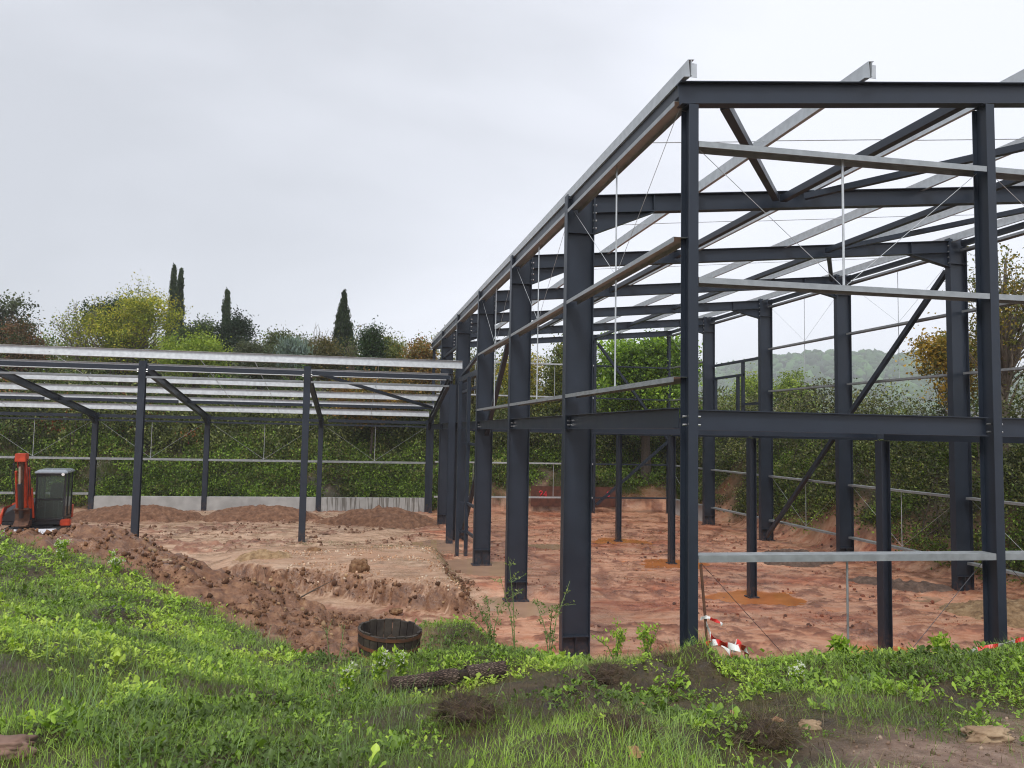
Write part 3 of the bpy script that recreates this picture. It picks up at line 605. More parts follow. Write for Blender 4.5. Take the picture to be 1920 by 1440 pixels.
# concrete upstand walls
for (a, b_), lab in (((-13.5, -9.32), 'plain pale concrete wall section between the two left rear columns of the low wing'), ((-9.12, -4.68), 'pale concrete wall section behind the middle soil heap in the low wing'), ((-4.46, -.02), 'water-streaked grey concrete wall section nearest the tall hall')):
    mb = MB(); mb.box((a, RY - .06, -.2), (b_, RY + .12, .60)); o = mb.build('concrete_wall', CONC, bevel=.01); tag(o, lab, 'wall', 'low concrete wall sections along the rear columns')
def streaked():
    m = mat('streaked_concrete', (.42, .42, .41), .85, noise=.12, nscale=2.5, bump=.2, bscale=40); t = m.node_tree; b = t.nodes['Principled BSDF']
    src = b.inputs['Base Color'].links[0].from_socket
    tc = N(t, 'ShaderNodeTexCoord'); mp = N(t, 'ShaderNodeMapping'); mp.inputs['Scale'].default_value = (14, 14, .9); nz = N(t, 'ShaderNodeTexNoise'); nz.inputs['Scale'].default_value = 1; nz.inputs['Detail'].default_value = 4
    t.links.new(tc.outputs['Object'], mp.inputs[0]); t.links.new(mp.outputs[0], nz.inputs[0])
    r = N(t, 'ShaderNodeValToRGB'); r.color_ramp.elements[0].position = .40; r.color_ramp.elements[0].color = (.42, .40, .37, 1); r.color_ramp.elements[1].position = .52; r.color_ramp.elements[1].color = (1, 1, 1, 1)
    t.links.new(nz.outputs[0], r.inputs[0]); mx = N(t, 'ShaderNodeMixRGB', blend_type='MULTIPLY'); mx.inputs[0].default_value = 1
    t.links.new(src, mx.inputs[1]); t.links.new(r.outputs[0], mx.inputs[2]); t.links.new(mx.outputs[0], b.inputs['Base Color']); return m
o.data.materials.clear(); o.data.materials.append(streaked())
mb = MB(); mb.box((W - .02, 21.5, -.2), (W + .12, 25.35, .66)); tag(mb.build('concrete_wall', CONC, bevel=.01), 'short concrete wall at the far right corner of the tall hall', 'wall')
# ------------------------------------------------------------------ marked board behind the hall
bd = thing('shuttering_board', 'long mud-stained brown board with red painted numbers against the rear bank', 'board', (6.8, 25.95, .3))
mb = MB(); mb.box((-2.1, -.02, -.05), (2.0, .02, .85)); mb.build('board', BOARD, bd, bevel=.004)
def digit(paths, x, z, s, parent, r=.028):
    b = MB()
    for p in paths: b.tube([(x + a * s, -.035, z + c * s) for a, c in p], r * s / .3, 6)
    return b.build('painted_number', REDSPRAY, parent)
D2 = [[(.0, .75), (.1, .95), (.3, 1.0), (.5, .9), (.5, .7), (.3, .4), (0, 0), (.55, 0)]]
D4 = [[(.4, 0), (.4, 1), (0, .3), (.55, .3)]]
D0 = [[(.25 + .25 * math.cos(t), .5 + .5 * math.sin(t)) for t in np.linspace(0, 2 * math.pi, 13)]]
digit(D2, -1.72, .38, .26, bd); digit(D4, -1.52, .38, .26, bd); digit(D0, 1.42, .38, .24, bd)
# small white building behind the hedge
sb = thing('small_building', 'white wall of a small building glimpsed above the hedge behind the low wing', 'building', (-7.2, 41, 3.0))
mb = MB(); mb.box((-1.9, 0, -.5), (1.9, 2.5, 1.35)); mb.build('wall', WHITEW, sb)
mb = MB(); mb.add([(-2.1, -.2, 1.36), (2.1, -.2, 1.36), (2.1, 2.7, 1.36), (-2.1, 2.7, 1.36), (-2.1, 1.25, 1.9), (2.1, 1.25, 1.9)], [(0, 1, 5, 4), (2, 3, 4, 5), (1, 2, 5), (3, 0, 4), (0, 3, 2, 1)]); mb.build('roof', ROOFT, sb)

# ------------------------------------------------------------------ soil heaps
def heap(cx, cy, rx, ry, h, m, lab, rot=0, seed=0, rough=1., group=None):
    k = 90; a = np.linspace(-1.25, 1.25, k); X, Y = np.meshgrid(a, a); R = np.hypot(X, Y)
    n = fbm(X * rx * 1.5 + seed, Y * ry * 1.5, 5, seed, .62)
    prof = np.clip(1 - ss(.30, 1.15, R + (n - .5) * 1.0), 0, 1) ** .8
    Zh = h * prof * (.45 + 1.1 * n) + (ridged(X * rx * 4, Y * ry * 4, 3, seed + 5) - .55) * .10 * rough * prof ** .3 - .12 * (prof < .02)
    wx = cx + X * rx * math.cos(rot) - Y * ry * math.sin(rot); wy = cy + X * rx * math.sin(rot) + Y * ry * math.cos(rot)
    base = height(wx, wy, False)
    V = np.stack([wx, wy, base + Zh - .03], -1).reshape(-1, 3); V0 = np.array([cx, cy, 0]); i_ = np.arange(k * k).reshape(k, k)
    Fh = np.stack([i_[:-1, :-1], i_[:-1, 1:], i_[1:, 1:], i_[1:, :-1]], -1).reshape(-1, 4)
    keep = (prof.ravel()[Fh] > .01).any(1)
    o = np_mesh('soil_heap', V - V0, Fh[keep], m, smooth=True); o.location = V0
    return tag(o, lab, 'soil heap', group)
def soilmat(name, c0, c1, c2):
    m = bpy.data.materials.new(name); m.use_nodes = True; t = m.node_tree; b = t.nodes['Principled BSDF']; b.inputs['Roughness'].default_value = .85
    tc = N(t, 'ShaderNodeTexCoord'); n = N(t, 'ShaderNodeTexNoise'); n.inputs['Scale'].default_value = 6; n.inputs['Detail'].default_value = 10; n.inputs['Roughness'].default_value = .72
    t.links.new(tc.outputs['Object'], n.inputs[0]); r = N(t, 'ShaderNodeValToRGB'); e = r.color_ramp.elements
    e[0].position = .33; e[0].color = (*c0, 1); e[1].position = .72; e[1].color = (*c2, 1); q = e.new(.5); q.color = (*c1, 1)
    t.links.new(n.outputs[0], r.inputs[0]); t.links.new(r.outputs[0], b.inputs['Base Color'])
    bp = N(t, 'ShaderNodeBump'); bp.inputs['Strength'].default_value = .9; bp.inputs['Distance'].default_value = .05
    n2 = N(t, 'ShaderNodeTexNoise'); n2.inputs['Scale'].default_value = 16; n2.inputs['Detail'].default_value = 9; n2.inputs['Roughness'].default_value = .7
    t.links.new(tc.outputs['Object'], n2.inputs[0]); t.links.new(n2.outputs[0], bp.inputs['Height']); t.links.new(bp.outputs[0], b.inputs['Normal']); return m
SBR = soilmat('brown_soil', (.085, .038, .02), (.19, .09, .048), (.34, .19, .11)); SDK = soilmat('dark_soil', (.045, .028, .02), (.12, .075, .055), (.23, .15, .11)); SYE = soilmat('yellow_soil', (.13, .075, .035), (.32, .20, .10), (.50, .36, .21))
G = 'brown soil heaps along the wing wall'
heap(-11.2, 23.2, 2.3, 1.3, .50, SBR, 'brown soil heap by the wall, nearest the excavator', 0, 1, group=G)
heap(-6.6, 23.2, 2.3, 1.2, .50, SBR, 'brown soil heap by the wall, between the other two', 0, 2, group=G)
heap(-2.1, 21.8, 2.2, 1.3, .56, SBR, 'brown soil heap by the wall, nearest the tall hall', -.25, 3, group=G)
heap(9.3, 13.0, 1.25, .9, .30, SDK, 'low dark heap of wet clods inside the hall near the diagonal brace', .3, 4, 1.4)
heap(9.9, 9.3, 1.3, .5, .16, SDK, 'flat spread of dark clods by the right wall columns', -.9, 5, 1.6)
heap(10.0, 5.9, 1.3, 1.0, .28, SYE, 'yellowish heap of clay lumps beside the right front gable column', -.5, 6, 1.5)
heap(8.3, 3.6, .6, .35, .1, SDK, 'small dark clod patch near the right gable column', 0, 8, 1.4)
heap(-3.0, 6.05, .75, .4, .22, SBR, 'small brown heap behind the wooden tub', .1, 9, 1.3)
heap(-1.85, 5.6, .45, .3, .16, SYE, 'small heap with yellow clay lumps right of the wooden tub', .1, 11, 1.3)
heap(-5.3, 11.4, .7, .4, .14, SYE, 'small heap of pale rubble on the gravel platform', 0, 10, 1.4)

# ------------------------------------------------------------------ rocks and clods
def ico(sub=1):
    import bmesh
    bm = bmesh.new(); bmesh.ops.create_icosphere(bm, subdivisions=sub, radius=1); v = np.array([q.co for q in bm.verts]); f = np.array([[l.index for l in p.verts] for p in bm.faces]); bm.free(); return v, f
def rock(name, loc, size, m, lab, cat='rock', seed=0, group=None):
    v, f = ico(4); n = fbm(v[:, 0] * 2.1 + seed, v[:, 1] * 2.1 + v[:, 2] * 1.7, 5, seed, .7); r = .45 + 1.1 * n; v = np.sign(v) * np.abs(v) ** .8
    v = v * r[:, None] * np.array(size)
    o = np_mesh(name, v, f, m, smooth=True); o.location = loc; return tag(o, lab, cat, group)
CLOD = soilmat('clod', (.10, .045, .02), (.24, .125, .06), (.42, .27, .14)); PALE = mat('pale_limestone', (.22, .14, .08), .8, nscale=7, col2=(.40, .29, .18), bump=.5, bscale=20)
rock('boulder', (-3.03, 9.35, .55), (.19, .16, .19), CLOD, 'upright brown clay boulder on the edge of the gravel platform', 'boulder', 3)
rock('clod', (-4.1, 7.9 + 4.4, .47), (.15, .12, .08), CLOD, 'rounded clod on the gravel platform behind the spoil ridge', 'clod', 5)
rock('stone', (.17, -3.58, hz(.17, -3.58) + .02), (.13, .07, .045), PALE, 'pale tan stone lying on bare earth at the lower right', 'stone', 6)
rock('stone', (-.75, -3.38, hz(-.75, -3.38) + .01), (.065, .03, .03), PALE, 'small flat pale stone left of the larger tan stone', 'stone', 9)
rock('stone', (-4.85, -3.35, hz(-4.85, -3.35) + .01), (.16, .07, .05), mat('reddish_stone', (.20, .12, .09), .85, noise=.3, nscale=6, bump=.5, bscale=20), 'reddish flat stone in the grass at the lower left corner', 'stone', 12)
rock('stone', (-6.0, 4.9, hz(-6.0, 4.9) + .02), (.11, .08, .05), PALE, 'pale yellow stone near the top of the spoil ridge', 'stone', 14)
rock('stone', (-2.35, 7.45, .07), (.12, .08, .06), CLOD, 'yellowish clay stone at the foot of the cut platform edge', 'stone', 17)
ESOIL = soilmat('torn_turf_soil', (.022, .014, .009), (.06, .036, .022), (.13, .085, .05))
TURF = ((-1.25, -1.5, .20, 'clump of torn turf and roots left of the corner column'), (-.66, -1.25, .17, 'clump of matted dead grass at the foot of the corner column'), (-2.55, -2.65, .22, 'dark dug soil clump below the bark log'), (-1.8, -3.3, .2, 'dark soil clump in the grass at the bottom edge'), (-1.1, -3.5, .17, 'dark soil clump near the bare path'))
# loose clods and pebbles on the spoil ridge (uncountable)
def scatter_stones(name, n, xr, yr, mask, smin, smax, cols, thr=.5, sub=0):
    x = rng.uniform(*xr, n); y = rng.uniform(*yr, n); k = mask(x, y) > rng.uniform(thr * .6, 1, n); x, y = x[k], y[k]; n = len(x)
    z = height(x, y); s = smin * (smax / smin) ** (rng.random(n) ** 3.8)
    tv, tf = ico(1); tv = tv * (1 + rng.normal(0, .27, (len(tv), 1)))
    M = frames(rng.normal(size=(n, 3))) * (s[:, None, None] * rng.uniform(.6, 1.3, (n, 1, 3)))
    V, Fq = instv(tv, tf, M, np.stack([x, y, z + s * .25], 1)); c = np.array(cols)[rng.integers(0, len(cols), n)] * rng.uniform(.7, 1.25, (n, 1))
    o = np_mesh(name, V, Fq, STONEM, np.repeat(c, len(tf), 0)); o['kind'] = 'stuff'; return o
STONEM = leafmat('loose_stone', 0, .85)
bc = [(.12, .055, .028), (.16, .08, .04), (.09, .042, .022), (.13, .06, .03), (.11, .05, .026), (.18, .09, .045), (.24, .13, .07), (.34, .22, .12)]
o = scatter_stones('soil_clods', 70000, (-12, -2.2), (.8, 8.5), lambda x, y: zones(x, y)['ridge'] * (.3 + .7 * ss(.4, .6, fbm(x * 3, y * 3, 3, 29))), .004, .046, bc)
o = scatter_stones('mud_clods', 9000, (-1, 12), (1.2, 22), lambda x, y: ss(.45, .6, fbm(x * .8, y * .8, 3, 22)) * .9, .010, .05, [(.30, .11, .065), (.22, .075, .045), (.12, .06, .045), (.42, .2, .13)])
o = scatter_stones('gravel', 16000, (-7, -.9), (7.6, 14), lambda x, y: plateau(x, y) * ss(.4, .6, fbm(x, y, 3, 58)), .004, .035, [(.46, .27, .16), (.58, .38, .25), (.36, .19, .11), (.62, .5, .38)])
o = scatter_stones('cut_clods', 5500, (-6, -.4), (6.6, 10.2), lambda x, y: (height(x, y, False) > .03) * (height(x, y, False) < .45) * 1., .008, .06, bc)
o = scatter_stones('yard_clods', 9000, (-15, -.5), (9, 25), lambda x, y: ss(.45, .6, fbm(x * .9, y * .9, 3, 27)) * .9 * (1 - plateau(x, y)), .015, .08, [(.14, .07, .04), (.2, .11, .07), (.3, .18, .12)])
o = scatter_stones('path_pebbles', 5000, (-1.5, 3), (-5, -2.3), lambda x, y: zones(x, y)['path'], .003, .014, [(.2, .13, .09), (.3, .22, .16), (.12, .08, .05)])

# ------------------------------------------------------------------ half barrel tub
tz = hz(-2.82, 1.15) + .05
tub = thing('wooden_tub', 'old dark wooden half-barrel tub with rusty hoops, sunk in the weeds', 'tub', (-2.82, 1.15, tz)); tub.rotation_euler = (.06, .05, 0)
ns = 22
for j in range(ns):
    a0 = 2 * math.pi * (j + .04) / ns; a1 = 2 * math.pi * (j + .96) / ns; top = .335 + random.uniform(-.012, .012)
    rings = []
    for z, r in ((0, .300), (.12, .325), (.24, .340), (top, .347)):
        rings.append([(r * math.cos(a0), r * math.sin(a0), z), (r * math.cos(a1), r * math.sin(a1), z), ((r - .026) * math.cos(a1), (r - .026) * math.sin(a1), z), ((r - .026) * math.cos(a0), (r - .026) * math.sin(a0), z)])
    b = MB(); b.loft(rings); b.build('stave', WOODD, tub)
for z, r, h in ((.305, .3455, .036), (.175, .3335, .036), (.05, .3125, .034)):
    b = MB(); k = 48
    ring = lambda rr, zz: [(rr * math.cos(2 * math.pi * i / k), rr * math.sin(2 * math.pi * i / k), zz) for i in range(k)]
    b.loft([ring(r + .004, z - h / 2), ring(r + .007, z + h / 2), ring(r + .003, z + h / 2), ring(r, z - h / 2), ring(r + .004, z - h / 2)], caps=False); b.build('hoop', HOOP, tub)
b = MB(); k = 30
b.add([(0, 0, .17)] + [(.31 * math.cos(2 * math.pi * i / k), .31 * math.sin(2 * math.pi * i / k), .14 + .03 * math.sin(i * 2.1)) for i in range(k)], [(0, 1 + i, 1 + (i + 1) % k) for i in range(k)]); b.build('soil_fill', ESOIL, tub)

# ------------------------------------------------------------------ bark log
def barkmat():
    m = mat('pine_bark', (.085, .05, .036), .9, nscale=9, col2=(.21, .15, .115)); t = m.node_tree; b = t.nodes['Principled BSDF']; tc = N(t, 'ShaderNodeTexCoord')
    mp = N(t, 'ShaderNodeMapping'); mp.inputs['Scale'].default_value = (26, 85, 85); v = N(t, 'ShaderNodeTexVoronoi', feature='DISTANCE_TO_EDGE'); v.inputs['Scale'].default_value = 1
    t.links.new(tc.outputs['Object'], mp.inputs[0]); t.links.new(mp.outputs[0], v.inputs[0])
    r = N(t, 'ShaderNodeValToRGB'); r.color_ramp.elements[0].color = (.14, .1, .08, 1); r.color_ramp.elements[1].position = .22; r.color_ramp.elements[1].color = (1, 1, 1, 1); t.links.new(v.outputs[0], r.inputs[0])
    src = b.inputs['Base Color'].links[0].from_socket; mx = N(t, 'ShaderNodeMixRGB', blend_type='MULTIPLY'); mx.inputs[0].default_value = .95; t.links.new(src, mx.inputs[1]); t.links.new(r.outputs[0], mx.inputs[2]); t.links.new(mx.outputs[0], b.inputs['Base Color'])
    bp = N(t, 'ShaderNodeBump'); bp.inputs['Strength'].default_value = 1; bp.inputs['Distance'].default_value = .012; t.links.new(r.outputs[0], bp.inputs['Height']); t.links.new(bp.outputs[0], b.inputs['Normal']); return m
PB = barkmat()
L0 = Vector((-2.90, -1.03, 0)); L1 = Vector((-1.93, -.80, 0)); lz = max(hz(-2.9, -1.03), hz(-2.4, -.9), hz(-1.93, -.8)) + .045
log = thing('bark_log', 'scaly pine log with a rotten dark notch lying in the grass', 'log', ((L0.x + L1.x) / 2, (L0.y + L1.y) / 2, lz), math.atan2(L1.y - L0.y, L1.x - L0.x)); log.rotation_euler.y = -.03
ln = (L1 - L0).length
def logseg(a, b_, name, m):
    b = MB(); k = 36; rings = []
    for i in range(40):
        x = a + (b_ - a) * i / 39; r0 = .062 + .006 * math.sin(x * 6)
        rings.append([(x + .006 * math.sin(j * 1.9), (r0 * (1 + .10 * (vn(np.array([x * 16.]), np.array([j * .9]), 4)[0] - .5) * 2)) * math.cos(2 * math.pi * j / k), (r0 * (1 + .12 * (vn(np.array([x * 22. + 3]), np.array([j * .9]), 9)[0] - .5) * 2)) * math.sin(2 * math.pi * j / k)) for j in range(k)])
    b.loft(rings); return b.build(name, m, log, smooth=True)
logseg(-ln / 2, .06, 'bark', PB); logseg(.15, ln / 2, 'bark', PB)
b = MB(); b.loft([[(x, .047 * q * math.cos(2 * math.pi * j / 20), .045 * q * math.sin(2 * math.pi * j / 20)) for j in range(20)] for x, q in ((.05, 1), (.08, .85), (.11, .95), (.16, 1))]); b.build('rotten_core', mat('rotten_wood', (.025, .015, .01), .95, noise=.5, nscale=30, bump=1, bscale=60), log)

# ------------------------------------------------------------------ rebar stake and barrier tape
sx, sy = -.0, -.62; sz = hz(sx, sy)
b = MB(); b.tube([(.02, 0, -.2), (-.01, .0, .45), (-.05, .02, .98)], .013, 8); st = b.build('rebar_stake', RUST); st.location = (sx, sy, sz); tag(st, 'rusty iron stake leaning beside the corner column', 'stake')
def tape(name, pts, wd, lab, parent=None, up=(0, 0, 1), loc=(0, 0, 0), step=.16):
    pts = [Vector(p) for p in pts]; P = []
    for i in range(len(pts) - 1):  # catmull
        p0, p1, p2, p3 = pts[max(i - 1, 0)], pts[i], pts[i + 1], pts[min(i + 2, len(pts) - 1)]
        for k in range(10):
            t = k / 10; P.append(.5 * ((2 * p1) + (-p0 + p2) * t + (2 * p0 - 5 * p1 + 4 * p2 - p3) * t * t + (-p0 + 3 * p1 - 3 * p2 + p3) * t ** 3))
    P.append(pts[-1]); b = MB(); V = []; s = 0; acc = []
    for i, p in enumerate(P):
        d = (P[min(i + 1, len(P) - 1)] - P[max(i - 1, 0)]).normalized(); u = Vector(up); n = d.cross(u); n.normalize() if n.length > .01 else None
        ang = .8 * math.sin(i * .35); o_ = (u * math.cos(ang) + n * math.sin(ang)) * wd / 2
        V += [p - o_, p + o_]; acc.append(s); s += (P[min(i + 1, len(P) - 1)] - p).length
    for i in range(len(P) - 1): b.add([V[2 * i], V[2 * i + 1], V[2 * i + 3], V[2 * i + 2]], [(0, 1, 2, 3)], int(acc[i] / step) % 2)
    o = b.build(name, [WHT, REDT], parent, smooth=False); o.location = loc
    md = o.modifiers.new('thickness', 'SOLIDIFY'); md.thickness = .0012
    if lab: tag(o, lab, 'tape')
    return o
tp = thing('barrier_tape', 'red and white barrier tape knotted round the rusty stake and trailing in the grass', 'tape', (sx, sy, sz + .05))
gq = lambda a, b, c: (a, b, hz(sx + a, sy + b) - sz - .05 + c)
tape('tape_strand', [(-.02, -.03, .40), (.01, -.04, .33), (.03, -.05, .28), (.12, -.09, .22), (.20, -.14, .12), (.24, -.20, .10), gq(.20, -.36, .12), gq(.08, -.48, .13), gq(-.02, -.52, .12)], .05, None, tp, step=.11)
tape('tape_strand', [gq(-.02, -.50, .12), gq(.05, -.46, .18), gq(.03, -.55, .12), gq(-.08, -.50, .16), gq(-.16, -.50, .14), gq(-.24, -.54, .10), gq(-.28, -.58, .06)], .055, None, tp, step=.10)
tape('tape_strand', [(-.06, .0, .44), (-.01, -.03, .46), (.03, -.02, .44), (.09, -.05, .42), (.13, -.05, .39)], .03, None, tp, up=(.2, .2, 1), step=.10)
tape('tape_strand', [(-.05, -.02, .22), (.02, -.035, .235), (.035, .0, .24)], .03, None, tp, step=.2)
def hpts(ps): return [(x, y, hz(x, y) + dz) for x, y, dz in ps]
tape('barrier_tape', hpts([(1.98, -1.35, .03), (2.12, -1.40, .07), (2.3, -1.45, .05), (2.5, -1.5, .06), (2.8, -1.5, .07), (3.3, -1.5, .09), (3.9, -1.4, .1)]), .035, 'red and white barrier tape lying loose in the grass at the right edge', step=.16)

# ------------------------------------------------------------------ mini excavator
ez = 0.0
ex = thing('mini_excavator', 'orange mini excavator with black cab and raised boom, parked behind the spoil ridge', 'excavator', (-12.70, 18.2, ez), rad(9))
def exb(lo, hi, name, m, bev=.02, parent=None): b = MB(); b.box(lo, hi); return b.build(name, m, parent or ex, bevel=bev)
# local x right, -y front (towards camera), z up
for s_ in (-1, 1):
    b = MB(); pr_ = [(-.95, .10), (-.85, .02), (.85, .02), (.95, .10), (.97, .25), (.85, .38), (-.85, .38), (-.97, .25)]
    b.loft([[(s_ * .62 - .14, a, c) for a, c in pr_], [(s_ * .62 + .14, a, c) for a, c in pr_]]); tr = b.build('track', DARKRUB, ex, bevel=.02)
    for yy in (-.72, -.36, 0, .36, .72): b = MB(); b.tube([(s_ * .62 - .16, yy, .18), (s_ * .62 + .16, yy, .18)], .13 if abs(yy) > .5 else .09, 14); b.build('road_wheel', BLACKP, tr)
exb((-.5, -.7, .15), (.5, .7, .42), 'undercarriage', BLACKP)
b = MB(); b.tube([(0, 0, .40), (0, 0, .52)], .42, 24); b.build('slew_ring', BLACKP, ex)
# dozer blade
b = MB(); pr_ = [(-1.28, .03), (-1.33, .12), (-1.30, .26), (-1.22, .40), (-1.19, .40), (-1.26, .26), (-1.28, .12), (-1.24, .03)]
b.loft([[(x, a, c) for a, c in pr_] for x in (-1.0, .72)]); bl = b.build('dozer_blade', GREYP, ex, bevel=.004)
for xa in (-.4, .28): b = MB(); b.box((xa, -1.22, .14), (xa + .12, -.6, .24)); b.build('blade_arm', ORANGE, bl)
# house: hood left, rear counterweight
b = MB(); rings = []
for x, zt, yr in ((-.86, .78, .50), (-.80, .93, .62), (-.62, 1.05, .70), (-.35, 1.14, .74), (-.12, 1.18, .74), (-.04, 1.18, .72)):
    rings.append([(x, -.52, .55), (x, .8 * yr + .2, .55), (x, .8 * yr + .2, zt - .1), (x, .6 * yr, zt), (x, -.30, zt - .02), (x, -.52, zt - .16)])
b.loft(rings); hd = b.build('engine_hood', BLACKP, ex, bevel=.015)
b = MB(); rings = []
for x, zt, o_ in ((-.95, .78, .0), (-.93, .90, .03), (-.865, .97, .05)): rings.append([(x, -.50, .46), (x, .72, .46), (x, .72, zt - .05), (x, .5, zt), (x, -.30, zt), (x, -.50, zt - .18)])
b.loft(rings); b.build('side_panel', ORANGE, ex, bevel=.015)
exb((-.95, .62, .46), (.80, .98, .98), 'counterweight', ORANGE, .06); exb((-.86, -.54, .44), (.80, .62, .545), 'floor_frame', BLACKP, .01)
# cab
cab = thing('cab', None, None); cab.parent = ex
b = MB(); x0, x1, y0, y1, z0, z1 = -.02, .80, -.55, .60, .56, 1.98
for x in (x0, x1 - .05):
    b.box((x, y0, z0), (x + .05, y0 + .05, z1)); b.box((x, y1 - .05, z0), (x + .05, y1, z1)); b.box((x, y0 + .5, z0 + .002), (x + .05, y0 + .56, z1 - .002))
b.box((x0 + .052, y0, z0), (x1 - .052, y0 + .04, z0 + .07)); b.box((x0 + .052, y0, z0 + .62), (x1 - .052, y0 + .03, z0 + .65)); b.box((x0 + .052, y0, z1 - .07), (x1 - .052, y0 + .04, z1 - .001))
b.box((x1 - .05, y0 + .052, z0), (x1 - .004, y1 - .052, z0 + .10)); b.box((x0 + .003, y0 + .052, z0), (x0 + .05, y1 - .052, z0 + .35)); b.box((x0 + .052, y1 - .05, z0), (x1 - .052, y1 - .004, z0 + .6)); b.build('cab_frame', BLACKP, cab, bevel=.008)
for lo, hi in (((x0 + .055, y0 + .012, z0 + .07), (x1 - .055, y0 + .02, z0 + .615)), ((x0 + .055, y0 + .012, z0 + .66), (x1 - .055, y0 + .02, z1 - .08)), ((x1 - .03, y0 + .06, z0 + .11), (x1 - .022, y0 + .49, z1 - .01)), ((x1 - .03, y0 + .57, z0 + .11), (x1 - .022, y1 - .06, z1 - .01)), ((x0 + .02, y0 + .06, z0 + .36), (x0 + .028, y1 - .06, z1 - .01))):
    b = MB(); b.box(lo, hi); b.build('cab_window', GLASS, cab)
b = MB(); b.loft([[(x0 - .04, y0 - .07, z1 + .002), (x1 + .04, y0 - .07, z1 + .002), (x1 + .04, y1 + .03, z1 + .002), (x0 - .04, y1 + .03, z1 + .002)], [(x0 - .04, y0 - .07, z1 + .05), (x1 + .04, y0 - .07, z1 + .05), (x1 + .04, y1 + .03, z1 + .05), (x0 - .04, y1 + .03, z1 + .05)], [(x0 + .05, y0 + .05, z1 + .11), (x1 - .05, y0 + .05, z1 + .11), (x1 - .05, y1 - .06, z1 + .11), (x0 + .05, y1 - .06, z1 + .11)]]); b.build('cab_roof', mat('grey_roof', (.26, .29, .33), .25, noise=.05), cab, bevel=.015)
b = MB(); b.tube([(x1 - .08, y0 - .11, z1 - .02), (x1 - .08, y0 - .06, z1 - .02)], .045, 12); b.build('headlight', mat('lamp_glass', (.8, .8, .8), .15), cab)
b = MB(); b.box((.18, .0, .95), (.62, .45, 1.10)); b.box((.20, .36, 1.10), (.60, .48, 1.62)); b.build('operator_seat', DARKRUB, cab, bevel=.05)
for q in (.22, .45, .58): b = MB(); b.tube([(q, -.28, .62), (q, -.32, 1.12)], .014, 6); b.build('control_lever', GREYP, cab)
exb((.70, -.66, .40), (.98, -.40, .60), 'step', ORANGE, .03)
# swing post, boom folded up, arm, bucket, cylinders, hoses
sp_ = MB(); sp_.box((-.32, -.98, .42), (-.06, -.56, .60)); sp_.box((-.42, -1.02, .60), (-.36, -.72, .95)); sp_.box((-.26, -1.02, .60), (-.20, -.72, .95)); sp_.tube([(-.45, -.9, .86), (-.17, -.9, .86)], .05, 12); sp_.build('swing_post', RUST, ex, bevel=.01)
bm_ = MB(); secs = [(-.88, .82, .10), (-.95, 1.35, .13), (-1.12, 1.85, .13), (-1.42, 2.35, .10), (-1.62, 2.50, .08)]
bm_.loft([[(-.19 - .065, y - d, z), (-.19 + .065, y - d, z), (-.19 + .065, y + d, z + .02), (-.19 - .065, y + d, z + .02)] for y, z, d in secs]); boom = bm_.build('boom', ORANGE, ex, bevel=.012)
for s_ in (-1, 1):
    b = MB(); b.loft([[(-.19 + s_ * .10 - .012, y - d, z), (-.19 + s_ * .10 + .012, y - d, z), (-.19 + s_ * .10 + .012, y + d, z), (-.19 + s_ * .10 - .012, y + d, z)] for y, z, d in ((-1.50, 2.2, .06), (-1.60, 2.42, .10), (-1.66, 2.56, .06))]); b.build('link_plate', ORANGE, boom)
b = MB(); b.loft([[(-.19 - .14, -1.84, z), (-.19 + .14, -1.84, z), (-.19 + .14, y2, z), (-.19 - .14, y2, z)] for z, y2 in ((2.38, -1.5), (2.5, -1.45), (2.62, -1.48))]); b.build('boom_head', ORANGE, boom, bevel=.015)
b = MB(); b.loft([[(-.19 - .055, y - d, z), (-.19 + .055, y - d, z), (-.19 + .055, y + d, z), (-.19 - .055, y + d, z)] for y, z, d in ((-1.66, 2.52, .07), (-1.60, 2.1, .09), (-1.45, 1.4, .07), (-1.36, 1.0, .06))]); arm = b.build('dipper_arm', RUST, ex, bevel=.01)
for x, p0, p1, r, mt in ((-.19, (-1.30, .75), (-1.72, 1.75), .062, BLACKP), (-.19, (-1.72, 1.75), (-1.82, 2.25), .03, BOLT), (-.03, (-1.0, 1.0), (-1.5, 2.2), .045, ORANGE), (-.36, (-1.05, .9), (-1.45, 2.1), .035, ORANGE), (.04, (-.9, .7), (-1.3, 1.6), .03, ORANGE)):
    b = MB(); b.tube([(x, *p0), (x, *p1)], r, 10); b.build('cylinder', mt, ex)
for x in (-.36, -.39, -.05, .0):
    b = MB(); b.tube([(x, -.8, .9), (x - .03, -1.15, 1.3), (x - .05 * (1 if x < -.3 else -1), -1.55, 1.9), (x, -1.62, 2.4), (x * .7 - .1, -1.68, 2.5)], .011, 6); b.build('hose', BLACKP, ex)
b = MB(); rings = []
for x in (-.38, .0): rings.append([(x, -1.48, 1.0), (x, -1.24, 1.02), (x, -1.14, .86), (x, -1.18, .62), (x, -1.36, .50), (x, -1.55, .52), (x, -1.52, .55), (x, -1.36, .54), (x, -1.21, .65), (x, -1.18, .85), (x, -1.26, .98), (x, -1.46, .97)])
b.loft(rings); b.build('bucket', RUST, ex, bevel=.004)

